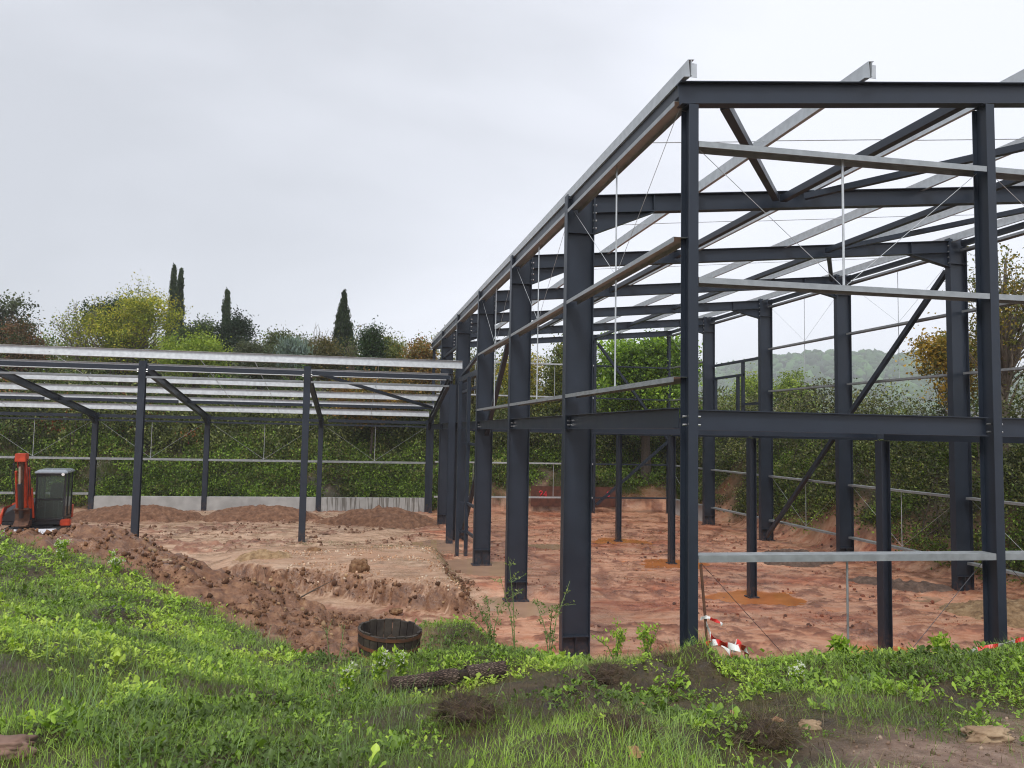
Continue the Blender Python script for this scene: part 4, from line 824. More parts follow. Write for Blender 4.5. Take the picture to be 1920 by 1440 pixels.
# ------------------------------------------------------------------ vegetation
def pal(*c): return np.array(c, float)
LQ = np.array([(0, 0, 0), (.5, .12, .45), (0, .0, 1), (-.5, .12, .45)], float); LQF = np.array([(0, 1, 2), (0, 2, 3)])
def leaves(pts, size, cols, jit=.25, wid=.55, updir=None, clumpv=None, ci=None):
    n = len(pts); d = rng.normal(size=(n, 3))
    if updir is not None: d = d * (1 - updir) + np.array([0, 0, 1.]) * updir * 1.6
    M = frames(d); s = size * rng.uniform(.65, 1.35, n); sc = np.stack([s * wid, s, s], 1); M = M * sc[:, None, :]
    V, Fq = instv(LQ, LQF, M, pts); pick = rng.integers(0, len(cols), n)
    if ci is not None: pick = np.where(rng.random(n) < .7, ci % len(cols), pick)
    c = cols[pick] * rng.uniform(1 - jit, 1 + jit, (n, 1))
    if clumpv is not None: c = c * clumpv[:, None]
    return V, Fq, np.repeat(c, 2, 0)
def clumps(ells, nc, per, sig, shell=.35):
    """clump centres inside ellipsoids and leaves gathered round them"""
    C = []; vol = np.array([e[3] * e[4] * e[5] for e in ells]) ** (2 / 3); pr_ = vol / vol.sum()
    for e, k in zip(ells, (pr_ * nc).astype(int) + 1):
        d = rng.normal(size=(k, 3)); d /= np.linalg.norm(d, axis=1, keepdims=True); r = (shell + (1 - shell) * rng.random(k)) ** .6
        C.append(np.array(e[:3]) + d * r[:, None] * np.array(e[3:6]))
    C = np.concatenate(C); R0 = max(e[3] for e in ells) * .42; gn = fbm(C[:, 0] / R0 + C[:, 2] / R0 * .7 + 31, C[:, 1] / R0 - C[:, 2] / R0 * .9, 3, int(abs(ells[0][3]) * 100)); C = C[gn > np.quantile(gn, .24)]; K = len(C); per_ = np.maximum(1, rng.poisson(per, K)); idx = np.repeat(np.arange(K), per_)
    sg = sig * rng.uniform(.35, 1.15, K); P = C[idx] + rng.normal(size=(len(idx), 3)) * sg[idx][:, None] * np.array([1, 1, .75])
    v = rng.uniform(.62, 1.3, K); clumps.ci = rng.integers(0, 60, K)[idx]
    return C, P, v[idx]
def limbs(base, top, C, nl, r0, lean=(0, 0), twist=.25, fork=.35):
    b = MB(); base = Vector(base); top = Vector(top); n = 7; tr = []
    for i in range(n): t = i / (n - 1); tr.append(base.lerp(top, t) + Vector((random.uniform(-1, 1), random.uniform(-1, 1), 0)) * twist * t * .5)
    b.tube(tr, [r0 * (1 - .8 * i / (n - 1)) for i in range(n)], 8)
    if len(C):
        for j in rng.choice(len(C), min(nl, len(C)), replace=False):
            c = Vector(C[j]); h = (c.z - base.z) / max(.1, top.z - base.z); t = min(.95, max(fork * .5, h * .65)); s = base.lerp(top, t)
            mid = s.lerp(c, .5) + Vector((0, 0, -.06 * (c - s).length)) + Vector([random.gauss(0, .05 * (c - s).length) for _ in range(3)])
            r = r0 * (1 - .75 * t) * .5; b.tube([s, mid, c], [r, r * .55, r * .15], 5)
    return b
def tree(name, lab, cat, base, ells, nc, per, sig, size, cols, r0=.12, nl=30, group=None, twig=BARK, top=None, wid=.55, updir=None, shell=.35, jit=.25, kids=True):
    base = np.array(base, float); t = thing(name, lab, cat, tuple(base), 0, group)
    C, P, v = clumps(ells, nc, per, sig, shell)
    V, Fq, c = leaves(P, size, cols, jit, wid, updir, v, clumps.ci); np_mesh('crown', V, Fq, LEAF, c, t)
    tp_ = top or (np.mean([e[0] for e in ells]), np.mean([e[1] for e in ells]), max(e[2] + e[5] * .5 for e in ells))
    limbs((0, 0, -.3), tp_, C, nl, r0).build('trunk', twig, t)
    return t
GREEN = pal((.088, .166, .035), (.118, .215, .042), (.068, .126, .030), (.175, .293, .058))
DARK = pal((.021, .050, .014), (.030, .070, .018), (.040, .085, .023), (.016, .037, .011))
OLIVE = pal((.147, .168, .063), (.209, .231, .083), (.105, .127, .053), (.273, .273, .115))
YELG = pal((.303, .316, .037), (.394, .401, .045), (.197, .251, .031), (.484, .433, .053), (.135, .184, .031))
CHART = pal((.196, .276, .034), (.276, .368, .046), (.127, .196, .029), (.345, .414, .069))
AUT = pal((.300, .150, .037), (.225, .125, .037), (.375, .237, .050), (.150, .112, .037), (.125, .138, .037))
RUSTY = pal((.139, .084, .046), (.092, .074, .039), (.185, .092, .046), (.062, .084, .031))
YEL = pal((.42, .33, .03), (.34, .30, .03), (.24, .24, .03), (.5, .38, .04), (.16, .19, .03))
BRIGHT = pal((.186, .313, .037), (.279, .443, .057), (.131, .229, .033), (.372, .542, .074), (.094, .164, .028))
HEDGE = pal((.072, .098, .026), (.109, .145, .036), (.157, .187, .050), (.053, .070, .024), (.242, .259, .089))
HEDGEB = pal((.128, .137, .064), (.091, .101, .045), (.200, .190, .101), (.064, .073, .037), (.273, .254, .146))
def world(px, py, d):
    """tree positions from image pixels: world point on the camera ray at depth d"""
    v = FW + RT * ((px - 896.66) / 1423.13) - UP * ((py - 715.47) / 1423.13); p = Vector(CAMP) + v * d; return np.array(p)
def span(px0, px1, ytop, ybot, d):  # tree extents are image pixels, turned into metres at the given camera depth
    a = world((px0 + px1) / 2, ytop, d); b = world((px0 + px1) / 2, ybot, d); r = (px1 - px0) / 2 / 1423.13 * d
    return a, b, r
def crown_tree(name, lab, cat, px0, px1, ytop, ybot, d, cols, nc, per, size, sig=.35, lobes=5, bz=None, **k):
    a, b, r = span(px0, px1, ytop, ybot, d); bx, by = b[0], b[1]; gz = hz(bx, by) if bz is None else bz; H = a[2] - b[2]
    zc = b[2] - gz + H / 2; E = [(0, 0, zc - H * .08, r * .68, r * .68, H * .36)]; lobes = int(lobes * 1.8) + 2; rs = np.random.default_rng(int(px0 + py_seed(ytop)))
    for i in range(lobes):
        an = rs.uniform(0, 6.28); q = rs.uniform(.2, .46); u = rs.uniform(.3, 1); zz = rs.uniform(-.4, .5) * H * .8 * (1.15 - .55 * u)
        E.append((math.cos(an) * r * (1 - q) * u, math.sin(an) * r * (1 - q) * u, zc + min(zz, H * (.5 - .5 * q)), r * q, r * q, H * q * .5))
    return tree(name, lab, cat, (bx, by, gz), E, nc, per, sig, size, cols, **k)
def py_seed(v): return v * 3
# --- left skyline
crown_tree('cedar_tree', 'dark irregular cedar cut by the left edge of the view', 'tree', -95, 60, 525, 700, 42, pal((.08, .10, .06), (.11, .13, .075), (.055, .07, .04)), 90, 75, .16, .45, 7, r0=.25, nl=60)
crown_tree('shrub', 'reddish brown autumn shrub below the cedar at the left edge', 'shrub', -15, 85, 600, 700, 40, RUSTY, 110, 110, .13, .4, r0=.1)
crown_tree('pine_tree', 'round-topped dark green umbrella pine behind the yellowing tree', 'tree', 155, 290, 548, 640, 54, pal((.03, .065, .018), (.045, .085, .022), (.025, .05, .015)), 150, 150, .17, .5, 5, r0=.25)
crown_tree('deciduous_tree', 'wide tree with yellow-green autumn leaves left of the twin cypresses', 'tree', 125, 350, 550, 715, 44, YELG, 360, 75, .13, .42, 8, r0=.22, nl=110, twig=TWIG)
crown_tree('deciduous_tree', 'thin airy top of a half-bare tree above the umbrella pine', 'tree', 200, 300, 515, 640, 46, YELG, 60, 16, .13, .45, 4, r0=.10, nl=60, twig=TWIG)
def bare_tree(lab, px0, px1, ytop, ybot, d, n=26, lf=14, cols=YELG, r0=.07, lean=0, name='bare_tree'):
    a, b, r = span(px0, px1, ytop, ybot, d); gz = hz(b[0], b[1]); t = thing(name, lab, 'tree', (b[0], b[1], gz)); H = a[2] - gz; z0 = b[2] - gz; mb = MB(); tips = []
    dx = np.array(RT)
    mb.tube([(0, 0, -.3), (0, 0, z0 * .5), (0, 0, z0)], [r0, r0 * .8, r0 * .7], 7)
    for i in range(n):
        an = random.uniform(0, 6.28); rr = r * math.sqrt(random.uniform(.05, 1)); x = math.cos(an) * rr + lean * r; y = math.sin(an) * rr; z = z0 + (H - z0) * random.uniform(.55, 1) * (1 - .35 * (rr / r) ** 2)
        m_ = Vector((x * .35 + random.gauss(0, .12), y * .35, z0 + (z - z0) * .45)); e = Vector((x, y, z)); mb.tube([(0, 0, z0 * .75), m_, e], [r0 * .4, r0 * .22, .006], 5)
        for j in range(5):
            s = m_.lerp(e, random.uniform(.1, .9)); q = s + Vector((random.gauss(0, .35), random.gauss(0, .35), random.uniform(.3, .9))) * (r * .35); mb.tube([s, q], [r0 * .13, .004], 4); tips.append(q)
            q2 = s.lerp(q, .6) + Vector((random.gauss(0, .2), random.gauss(0, .2), random.uniform(.1, .4))) * (r * .3); mb.tube([s.lerp(q, .5), q2], [r0 * .08, .003], 4); tips.append(q2)
    mb.build('trunk', TWIG, t); T = np.array(tips); P = np.repeat(T, lf, 0) + rng.normal(0, .18 * max(.6, r * .3), (len(T) * lf, 3))
    if lf: V, Fq, c = leaves(P, .10, cols); np_mesh('crown', V, Fq, LEAF, c, t)
    return t
bare_tree('spreading half-bare tree with few leaves between the cedar and the yellowing tree', 95, 210, 535, 690, 43, 34, 3)
bare_tree('bare thin-twigged tree left of the large single cypress', 565, 630, 598, 690, 46, 30, 0)
bare_tree('bare twiggy shrub between the large cypress and the round dark tree', 640, 680, 625, 700, 42, 22, 2, OLIVE)
def cypress(lab, pxc, hw, ytop, ybot, d, cols, group=None, power=.75, nc=None):
    a, b, r = span(pxc - hw, pxc + hw, ytop, ybot, d); gz = hz(b[0], b[1]); t = thing('cypress_tree', lab, 'tree', (b[0], b[1], gz), 0, group); H = a[2] - gz; n = nc or 260
    h = rng.random(n) ** .8; Ht = a[2] - b[2] + 0.; dz_ = (1 - h) * (H - .3); rad_ = r * np.minimum(1.05, (dz_ / (Ht * .8)) ** power) * rng.uniform(.45, 1.0, n); an = rng.uniform(0, 6.28, n)
    C = np.stack([np.cos(an) * rad_, np.sin(an) * rad_, .3 + h * (H - .3)], 1); idx = np.repeat(np.arange(n), 70)
    P = C[idx] + rng.normal(size=(len(idx), 3)) * np.array([.07, .07, .2]) * (.5 + dz_ / Ht)[idx][:, None] ** .7; v = rng.uniform(.7, 1.25, n)
    V, Fq, c = leaves(P, .15, cols, .25, .4, .75, v[idx]); np_mesh('crown', V, Fq, LEAF, c, t)
    b_ = MB(); b_.tube([(0, 0, -.3), (0, 0, H * .5), (0, 0, H * .92)], [.14, .08, .02], 7); b_.build('trunk', BARK, t); return t
CY = pal((.046, .075, .034), (.066, .096, .044), (.034, .056, .025), (.086, .117, .055))
G = 'tall cypresses on the skyline'
cypress('taller cypress of the twin pair, left one', 318, 11, 500, 690, 55, CY, G, .6); cypress('right cypress of the twin pair, slightly shorter', 331, 12, 506, 690, 56, CY, G, .6)
cypress('thin single cypress spike rising beside the dark conifer', 420, 11, 547, 690, 52, CY, G, .5)
cypress('large broad cypress standing alone near the middle of the skyline', 641, 26, 553, 690, 46, pal((.035, .058, .028), (.05, .075, .032), (.028, .045, .02)), G, .95, 420)
crown_tree('conifer_tree', 'dark conifer with drooping branches beside the thin cypress', 'tree', 396, 472, 582, 690, 48, pal((.025, .045, .022), (.035, .06, .03), (.018, .034, .016)), 170, 90, .15, .35, 6, r0=.15, updir=.3)
crown_tree('tree', 'pale green rounded tree between the twin cypresses and the conifer', 'tree', 338, 400, 595, 690, 52, pal((.07, .11, .03), (.10, .14, .045), (.05, .08, .025)), 120, 110, .15, .4)
crown_tree('shrub', 'bright yellow-green shrub just above the wing roof', 'shrub', 285, 430, 622, 720, 36, CHART, 230, 110, .12, .33, 7, r0=.08)
crown_tree('shrub', 'grey-green olive shrub right of the dark conifer', 'shrub', 430, 540, 628, 720, 42, pal((.09, .11, .055), (.12, .14, .075), (.07, .085, .04)), 170, 110, .12, .38, 6, r0=.08)
crown_tree('tree', 'light olive tree on the skyline behind the grey-green shrub', 'tree', 490, 600, 622, 700, 50, pal((.11, .14, .05), (.15, .18, .07), (.08, .10, .035)), 170, 100, .15, .42, 7, r0=.1)
crown_tree('agave_plant', 'silvery blue spiky plant above the white wall', 'shrub', 522, 572, 635, 690, 39, pal((.20, .27, .25), (.28, .36, .34), (.14, .19, .18)), 50, 60, .26, .3, 3, r0=.05, updir=.5, wid=.22)
crown_tree('shrub', 'brownish twiggy shrub left of the large cypress', 'shrub', 570, 640, 625, 720, 40, pal((.10, .10, .035), (.14, .13, .05), (.17, .13, .05)), 140, 80, .12, .35, 5, r0=.08, twig=TWIG)
crown_tree('tree', 'round dark green tree right of the large cypress', 'tree', 672, 716, 612, 720, 40, pal((.035, .07, .022), (.05, .09, .028), (.028, .055, .018)), 130, 120, .12, .3, 4, r0=.1)
crown_tree('shrub', 'pale yellow-green shrub right of the round dark tree', 'shrub', 705, 760, 632, 720, 42, pal((.20, .22, .06), (.26, .27, .09), (.13, .15, .04)), 110, 100, .12, .33, 5, r0=.06)
crown_tree('shrub', 'orange-brown autumn shrub touching the left eave of the hall', 'shrub', 742, 830, 632, 760, 38, AUT, 230, 110, .12, .33, 7, r0=.08)
crown_tree('shrub', 'russet shrub under the wing roof beside the hall', 'shrub', 600, 790, 690, 800, 36, AUT, 260, 90, .12, .35, 7, r0=.08)
# --- seen through the hall
crown_tree('tree', 'yellow autumn tree seen between the left wall columns', 'tree', 925, 1030, 640, 810, 40, YEL, 240, 80, .12, .35, 7, r0=.09, nl=70, twig=TWIG)
crown_tree('tree', 'green-yellow tree seen right of the yellow tree through the frame', 'tree', 1015, 1090, 628, 810, 39, pal((.12, .16, .03), (.16, .20, .04), (.08, .12, .025), (.22, .22, .04)), 210, 90, .13, .35, 6, r0=.1)
crown_tree('tree', 'olive-brown tree glimpsed between the two farthest left columns', 'tree', 815, 930, 660, 810, 40, pal((.16, .13, .04), (.11, .11, .03), (.20, .15, .04), (.07, .09, .025)), 220, 90, .12, .36, 7, r0=.1)
crown_tree('tree', 'large bright green tree behind the far gable', 'tree', 1090, 1335, 618, 815, 37, BRIGHT, 520, 120, .16, .42, 10, r0=.3)
crown_tree('tree', 'yellow-green tree beyond the far right corner of the hall', 'tree', 1375, 1440, 692, 800, 52, CHART, 110, 90, .15, .42, 5, r0=.1, twig=TWIG)
crown_tree('tree', 'bright lime tree in front of the hazy hill', 'tree', 1440, 1540, 690, 800, 50, CHART, 130, 90, .15, .42, 6, r0=.1, twig=TWIG)
wn = pal((.17, .17, .04), (.12, .15, .04), (.25, .20, .04), (.09, .11, .03), (.30, .22, .045))
crown_tree('walnut_tree', 'tall thinly leaved tree with yellowing leaves at the right edge', 'tree', 1775, 1990, 455, 740, 21, wn, 170, 30, .10, .34, 9, r0=.13, nl=150, twig=TWIG)
crown_tree('shrub', 'low yellow-orange leaved shrub below the tall tree, in front of the hill', 'shrub', 1720, 1850, 610, 760, 22, pal((.34, .22, .03), (.22, .18, .03), (.12, .12, .03), (.42, .27, .04)), 110, 70, .10, .28, 6, r0=.06, twig=TWIG)
# --- hedges
def hedge(lab, path, hgt, wid_, nper, size, cols, sig=.3, name='hedge', per=60, zb=None, extra=None):
    P0 = np.array(path, float); t = thing(name, lab, 'hedge', (P0[:, 0].mean(), P0[:, 1].mean(), hz(P0[:, 0].mean(), P0[:, 1].mean()))); o3 = np.array(t.location)
    seg = np.linalg.norm(np.diff(P0, axis=0), axis=1); L_ = seg.sum(); n = int(L_ * nper); s = rng.random(n) * L_; cum = np.concatenate([[0], np.cumsum(seg)])
    x = np.interp(s, cum, P0[:, 0]); y = np.interp(s, cum, P0[:, 1]); hh = np.interp(s, cum, P0[:, 2]) * (.8 + .4 * fbm(s * .45, s * 0, 3, int(L_ * 7)))
    an = rng.uniform(0, math.pi, n); rr = (.45 + .55 * rng.random(n)) * (.55 + .85 * fbm(s * .9, an * 1.6, 3, int(L_ * 3))); x = x + np.cos(an) * rr * wid_ * rng.choice([-1, 1], n); y = y + np.cos(an) * rr * wid_ * rng.normal(0, .5, n)
    z = height(x, y, False) - .15 + np.sin(an) ** .8 * rr * hh; C = np.stack([x, y, z], 1); idx = np.repeat(np.arange(n), per); v = rng.uniform(.45, 1.5, n)
    P = C[idx] + rng.normal(size=(len(idx), 3)) * sig * np.array([1, 1, .8]) - o3
    big_ = (fbm(s * .8, z * .8, 3, 44) * 2.2 * len(cols)).astype(int) + rng.integers(0, 2, n); v = v * (.55 + .9 * fbm(s * 1.1 + 9, z * 1.3, 3, 46))
    V, Fq, c = leaves(P, size, cols, .3, .6, None, v[idx], big_[idx])
    if extra is not None:
        q = rng.random(n) < extra[0]; sel = np.repeat(q[idx], 2); ec = extra[1][rng.integers(0, len(extra[1]), sel.sum())]; c[sel] = ec
    np_mesh('foliage', V, Fq, LEAF, c, t)
    b = MB()
    for j in rng.choice(n, min(n, int(L_ * 3)), replace=False):
        c0 = Vector(C[j] - o3); g = height(np.array([C[j, 0]]), np.array([C[j, 1]]), False)[0] - o3[2]; b.tube([(c0.x * 1.0 + random.gauss(0, .3), c0.y + random.gauss(0, .3), g - .2), c0], [.03, .008], 4)
    b.build('stems', BARK, t)['kind'] = 'stuff'; return t
RED = pal((.28, .05, .025), (.20, .045, .02), (.33, .16, .04))
hedge('dark hedge with red and orange creeper leaves on the rear bank at far left', [(-30, 30, 3.4), (-18, 30, 3.2), (-12, 30, 2.9)], 0, 2.3, 30, .13, HEDGE, .34, extra=(.05, RED))
hedge('dark overgrown hedge on the rear bank behind the middle of the low wing', [(-12.5, 30.2, 2.7), (-6, 30.4, 2.4), (-2, 30.4, 2.5)], 0, 2.2, 32, .13, np.concatenate([HEDGE, OLIVE[:2]]), .34)
hedge('dense dark hedge behind the inner corner of wing and hall', [(-2.5, 30.3, 2.7), (2, 30, 2.6), (6, 30.2, 2.6), (10, 30, 2.8), (14, 30, 2.8)], 0, 2.2, 32, .13, np.concatenate([HEDGE, OLIVE[:1]]), .34)
hedge('long dark brownish hedge on the right bank, far half', [(14.7, 34, 2.6), (14.6, 27, 2.6), (14.5, 20, 2.4), (14.4, 16, 2.3)], 0, 1.8, 36, .11, np.concatenate([HEDGEB, HEDGE]), .30)
hedge('dark leafy hedge on the right bank, near half behind the gable column', [(14.4, 16.5, 2.3), (14.4, 10, 2.5), (14.6, 4, 2.7), (15.5, 0, 2.7)], 0, 1.8, 46, .085, np.concatenate([HEDGE, HEDGEB[:2]]), .26)
hedge('olive background thicket on higher ground behind the low wing', [(-34, 40, 5.2), (-20, 39, 5.0), (-10, 40, 4.9), (0, 40, 4.9), (5, 40, 5.0)], 0, 2.2, 40, .17, np.concatenate([OLIVE, GREEN]), .45, name='thicket')
hedge('green thicket on higher ground behind the far gable', [(3, 37, 4.2), (9, 37, 4.0), (15, 37, 3.4), (20, 36, 3.0)], 0, 2.0, 34, .16, np.concatenate([GREEN, OLIVE]), .42, name='thicket')
hedge('light olive skyline thicket far behind the low wing', [(-46, 47, 7.0), (-30, 48, 6.8), (-14, 49, 6.2), (0, 49, 6.3), (8, 49, 6.6)], 0, 2.4, 46, .19, np.concatenate([OLIVE, GREEN, pal((.17, .17, .06), (.22, .19, .07))]), .5, name='thicket')
# low bank plants
def groundcover(name, n, xr, yr, mask, size, cols, hmax, per=14, sig=.12):
    x = rng.uniform(*xr, n); y = rng.uniform(*yr, n); k = mask(x, y) > rng.random(n); x, y = x[k], y[k]; n = len(x); z = height(x, y)
    C = np.stack([x, y, z + rng.uniform(0, hmax, n)], 1); idx = np.repeat(np.arange(n), per); P = C[idx] + rng.normal(size=(len(idx), 3)) * np.array([sig, sig, sig * .6])
    pk = (fbm(x * .55, y * .55 + z, 3, 47) * 2.4 * len(cols)).astype(int) + rng.integers(0, 2, n); vv = rng.uniform(.45, 1.55, n) * (.5 + fbm(x * 1.2, y * 1.2 + z, 3, 48))
    V, Fq, c = leaves(P, size, cols, .3, .6, .3, vv[idx], pk[idx]); o = np_mesh(name, V, Fq, LEAF, c); o['kind'] = 'stuff'; return o
BG = pal((.164, .255, .037), (.109, .182, .030), (.237, .345, .051), (.083, .118, .030), (.183, .182, .059))
groundcover('bank_undergrowth', 13000, (-26, 12), (26.2, 31), lambda x, y: ss(.34, .50, fbm(x * .5, y * .5, 3, 61)) * ss(26.1, 27.3, y + (x > 1) * -.9) * 1.1, .11, BG, .45, 34, .2)
groundcover('bank_ivy', 14000, (11.8, 15.5), (-1, 30), lambda x, y: ss(.36, .52, fbm(x * .6, y * .6, 3, 62)) * ss(12.0, 13.0, x), .08, np.concatenate([BG, HEDGE]), .4, 30, .17)
groundcover('hill_undergrowth', 9000, (-40, 40), (31, 46), lambda x, y: np.ones_like(x), .16, np.concatenate([OLIVE, GREEN]), .6, 14, .35)
# --- far wooded hills
def hillwood():
    n = 26000; x = rng.uniform(-480, 1000, n); y = rng.uniform(470, 1150, n); z = height(x, y, False); k = (z > 12) & (rng.random(n) < .8); x, y, z = x[k], y[k], z[k]
    tv, tf = ico(2); V = []; Fq = []; cols = []; nn_ = len(x); r = rng.uniform(3.2, 7.5, nn_)
    reps = 2
    for q in range(reps):
        ox = rng.normal(0, 1, nn_) * r * .4; oy = rng.normal(0, 1, nn_) * r * .4; rr = r * rng.uniform(.45, .8, nn_)
        M = frames(rng.normal(size=(nn_, 3))) * (rr[:, None, None] * rng.uniform(.8, 1.2, (nn_, 1, 3))); tvj = tv * (1 + rng.normal(0, .24, (len(tv), 1)))
        v, f_ = instv(tvj, tf, M, np.stack([x + ox, y + oy, z + r * 1.1 + rng.uniform(-.5, 1, nn_) * r * .5], 1)); Fq.append(f_ + sum(len(a) for a in V)); V.append(v)
        cols.append(np.repeat(DARK[rng.integers(0, 4, nn_)] * rng.uniform(1., 2.2, (nn_, 1)), len(tf), 0))
    o = np_mesh('hill_woodland', np.concatenate(V), np.concatenate(Fq), STONEM, np.concatenate(cols)); o['kind'] = 'stuff'
hillwood()
# --- grass
def seg_blade(nseg=4, bend=.35, w=.5):
    vs = []
    for i in range(nseg + 1):
        t = i / nseg; ww = w * (1 - t) ** .7 if i < nseg else .02; vs += [(-ww, bend * t * t, t * (1 - .25 * bend * t)), (ww, bend * t * t, t * (1 - .25 * bend * t))]
    f = [(2 * i, 2 * i + 1, 2 * i + 3, 2 * i + 2) for i in range(nseg)]; return np.array(vs), np.array(f)
def place(n, dens):
    """points on the near bank, thinning with distance from the viewer's path"""
    x = rng.uniform(-13, 9, n); y = rng.uniform(-4.9, 6.5, n); Z = zones(x, y); d = np.hypot(x + 3.3, y + 7.3)
    m_ = Z['bank'] * (1 - Z['path'] * .96) * dens(x, y) * np.clip(6.5 / d, .25, 1) ** 1.2 * np.where((x > -9.5) & (x < 6), 1, .3)
    k = m_ > rng.random(n); return x[k], y[k]
cover = lambda x, y: ss(.33, .50, -.10 * ss(-2.9, -3.5, y) * ss(-3.4, -4.2, x) + fbm(x * 1.1, y * 1.1, 3, 71) + .10 * ss(-1, -4, x) + .06 * ss(-1.5, 0, y) - .10 * 1.6 * np.exp(-(((x + 1.9) / 1.1) ** 2 + ((y + 2.5) / .9) ** 2)) - .12 * ss(-.5, 1.5, x) * ss(-2.2, -3.0, y))
def yawtilt(n, tilt):
    a = rng.uniform(0, 6.283, n); t = np.abs(rng.normal(0, tilt, n)); ca, sa = np.cos(a), np.sin(a); ct, st = np.cos(t), np.sin(t)
    Rz = np.zeros((n, 3, 3)); Rz[:, 0, 0] = ca; Rz[:, 0, 1] = -sa; Rz[:, 1, 0] = sa; Rz[:, 1, 1] = ca; Rz[:, 2, 2] = 1
    Rx = np.zeros((n, 3, 3)); Rx[:, 0, 0] = 1; Rx[:, 1, 1] = ct; Rx[:, 1, 2] = st; Rx[:, 2, 1] = -st; Rx[:, 2, 2] = ct; return Rz @ Rx
def blades(name, n, dens, h0, h1, w, cols, tilt=.5, kind='stuff'):
    x, y = place(n, dens); n = len(x); z = height(x, y); cl = fbm(x * 2.2, y * 2.2, 3, 81); h = rng.uniform(h0, h1, n) * (.55 + .9 * cl); tv, tf = seg_blade(3)
    M = yawtilt(n, tilt) * np.stack([np.full(n, w) * rng.uniform(.7, 1.4, n), h, h], 1)[:, None, :]
    V, Fq = instv(tv, tf, M, np.stack([x, y, z - .01], 1)); tone = fbm(x * .9, y * .9, 3, 91); c = cols[np.clip(((tone - .25) * 2 * len(cols) + rng.normal(0, .9, n)).astype(int), 0, len(cols) - 1)] * rng.uniform(.75, 1.25, (n, 1))
    o = np_mesh(name, V, Fq, GRASSM, np.repeat(c, len(tf), 0)); o['kind'] = kind; return o
GR = pal((.114, .170, .037), (.171, .272, .044), (.249, .392, .053), (.345, .527, .071), (.326, .460, .124))
blades('grass', 620000, lambda x, y: cover(x, y), .04, .13, .0036, GR, .7)
blades('short_grass', 430000, lambda x, y: .25 + .75 * cover(x, y), .02, .065, .0034, pal((.12, .16, .03), (.17, .24, .04), (.22, .33, .05)), .85)
blades('silvery_grass', 90000, lambda x, y: cover(x, y) * ss(.5, .62, fbm(x * 1.3 + 7, y * 1.3, 3, 73)), .12, .24, .0042, pal((.17, .27, .09), (.22, .33, .13), (.13, .22, .06)), .75)
blades('dry_grass', 210000, lambda x, y: .35 + .6 * (1 - cover(x, y)), .04, .15, .0028, pal((.10, .07, .04), (.16, .12, .07), (.22, .17, .10), (.07, .05, .03)), 1.25)
for x_, y_, s_, lab in TURF:
    t = thing('turf_clump', lab, 'turf clump', (x_, y_, hz(x_, y_) - .02)); v, f_ = ico(4); nn2 = fbm(v[:, 0] * 3 + x_, v[:, 1] * 3 + v[:, 2] * 2.5, 5, 3, .65); v = v * (.55 + .9 * nn2)[:, None] * np.array((s_ * .8, s_ * .7, s_ * .42))
    np_mesh('soil', v, f_, ESOIL, parent=t, smooth=True)
    n = 1500; k = rng.integers(0, len(v), n); k = k[v[k][:, 2] > -.02]; n = len(k); tv, tf = seg_blade(3, .9); d = v[k] / np.linalg.norm(v[k], axis=1, keepdims=True) + rng.normal(0, .55, (n, 3)); h_ = rng.uniform(.04, .15, n)
    M = frames(d) * np.stack([np.full(n, .0022), h_, h_], 1)[:, None, :]; V, Fq = instv(tv, tf, M, v[k]); c = pal((.10, .07, .04), (.17, .125, .075), (.06, .04, .025), (.22, .17, .11), (.08, .08, .03))[rng.integers(0, 5, n)]
    np_mesh('dead_stems', V, Fq, GRASSM, np.repeat(c, len(tf), 0), t)['kind'] = 'stuff'
# broad weed leaves in little rosettes
def broadleaf():
    t = [(0, 0, 0), (.16, .10, .25), (.13, .14, .42), (.30, .16, .62), (.20, .13, .85), (0, .0, 1.05), (-.20, .13, .85), (-.30, .16, .62), (-.13, .14, .42), (-.16, .10, .25), (0, .03, .5)]
    V = np.array([(a, b + .35 * c * c, c * (1 - .12 * c)) for a, b, c in t]); F_ = np.array([(0, 1, 10), (1, 2, 10), (2, 3, 10), (3, 4, 10), (4, 5, 10), (5, 6, 10), (6, 7, 10), (7, 8, 10), (8, 9, 10), (9, 0, 10)]); return V, F_
wcover = lambda x, y: ss(.38, .60, fbm(x * 1.4 + 40, y * 1.4, 3, 72) + .16 * ss(-3, -5.5, x) * ss(-1, 1, y) + .05 * ss(-2.5, -1, y))
def weeds(name, n, hr, cols, per=(5, 9)):
    x, y = place(n, wcover); K = len(x); p = rng.integers(*per, K); idx = np.repeat(np.arange(K), p); n = len(idx); s = rng.uniform(*hr, K)[idx] * rng.uniform(.6, 1.2, n)
    off = rng.normal(0, 1, (n, 2)) * s[:, None] * .5; X, Y = x[idx] + off[:, 0], y[idx] + off[:, 1]; z = height(X, Y) + rng.uniform(0, 1.1, n) * s
    tv, tf = broadleaf(); M = yawtilt(n, .95) * s[:, None, None]; V, Fq = instv(tv, tf, M, np.stack([X, Y, z], 1))
    tone = fbm(x * 1.2, y * 1.2, 3, 95)[idx]; c = cols[np.clip(((tone - .25) * 2 * len(cols) + rng.normal(0, .8, n)).astype(int), 0, len(cols) - 1)] * rng.uniform(.75, 1.25, (n, 1))
    o = np_mesh(name, V, Fq, GRASSM, np.repeat(c, len(tf), 0)); o['kind'] = 'stuff'; return o
WG = pal((.082, .134, .024), (.146, .241, .034), (.228, .363, .041), (.310, .469, .055), (.424, .563, .076))
weeds('broadleaf_weeds', 95000, (.018, .044), WG); weeds('tall_leaf_weeds', 7000, (.04, .075), WG, (6, 11))
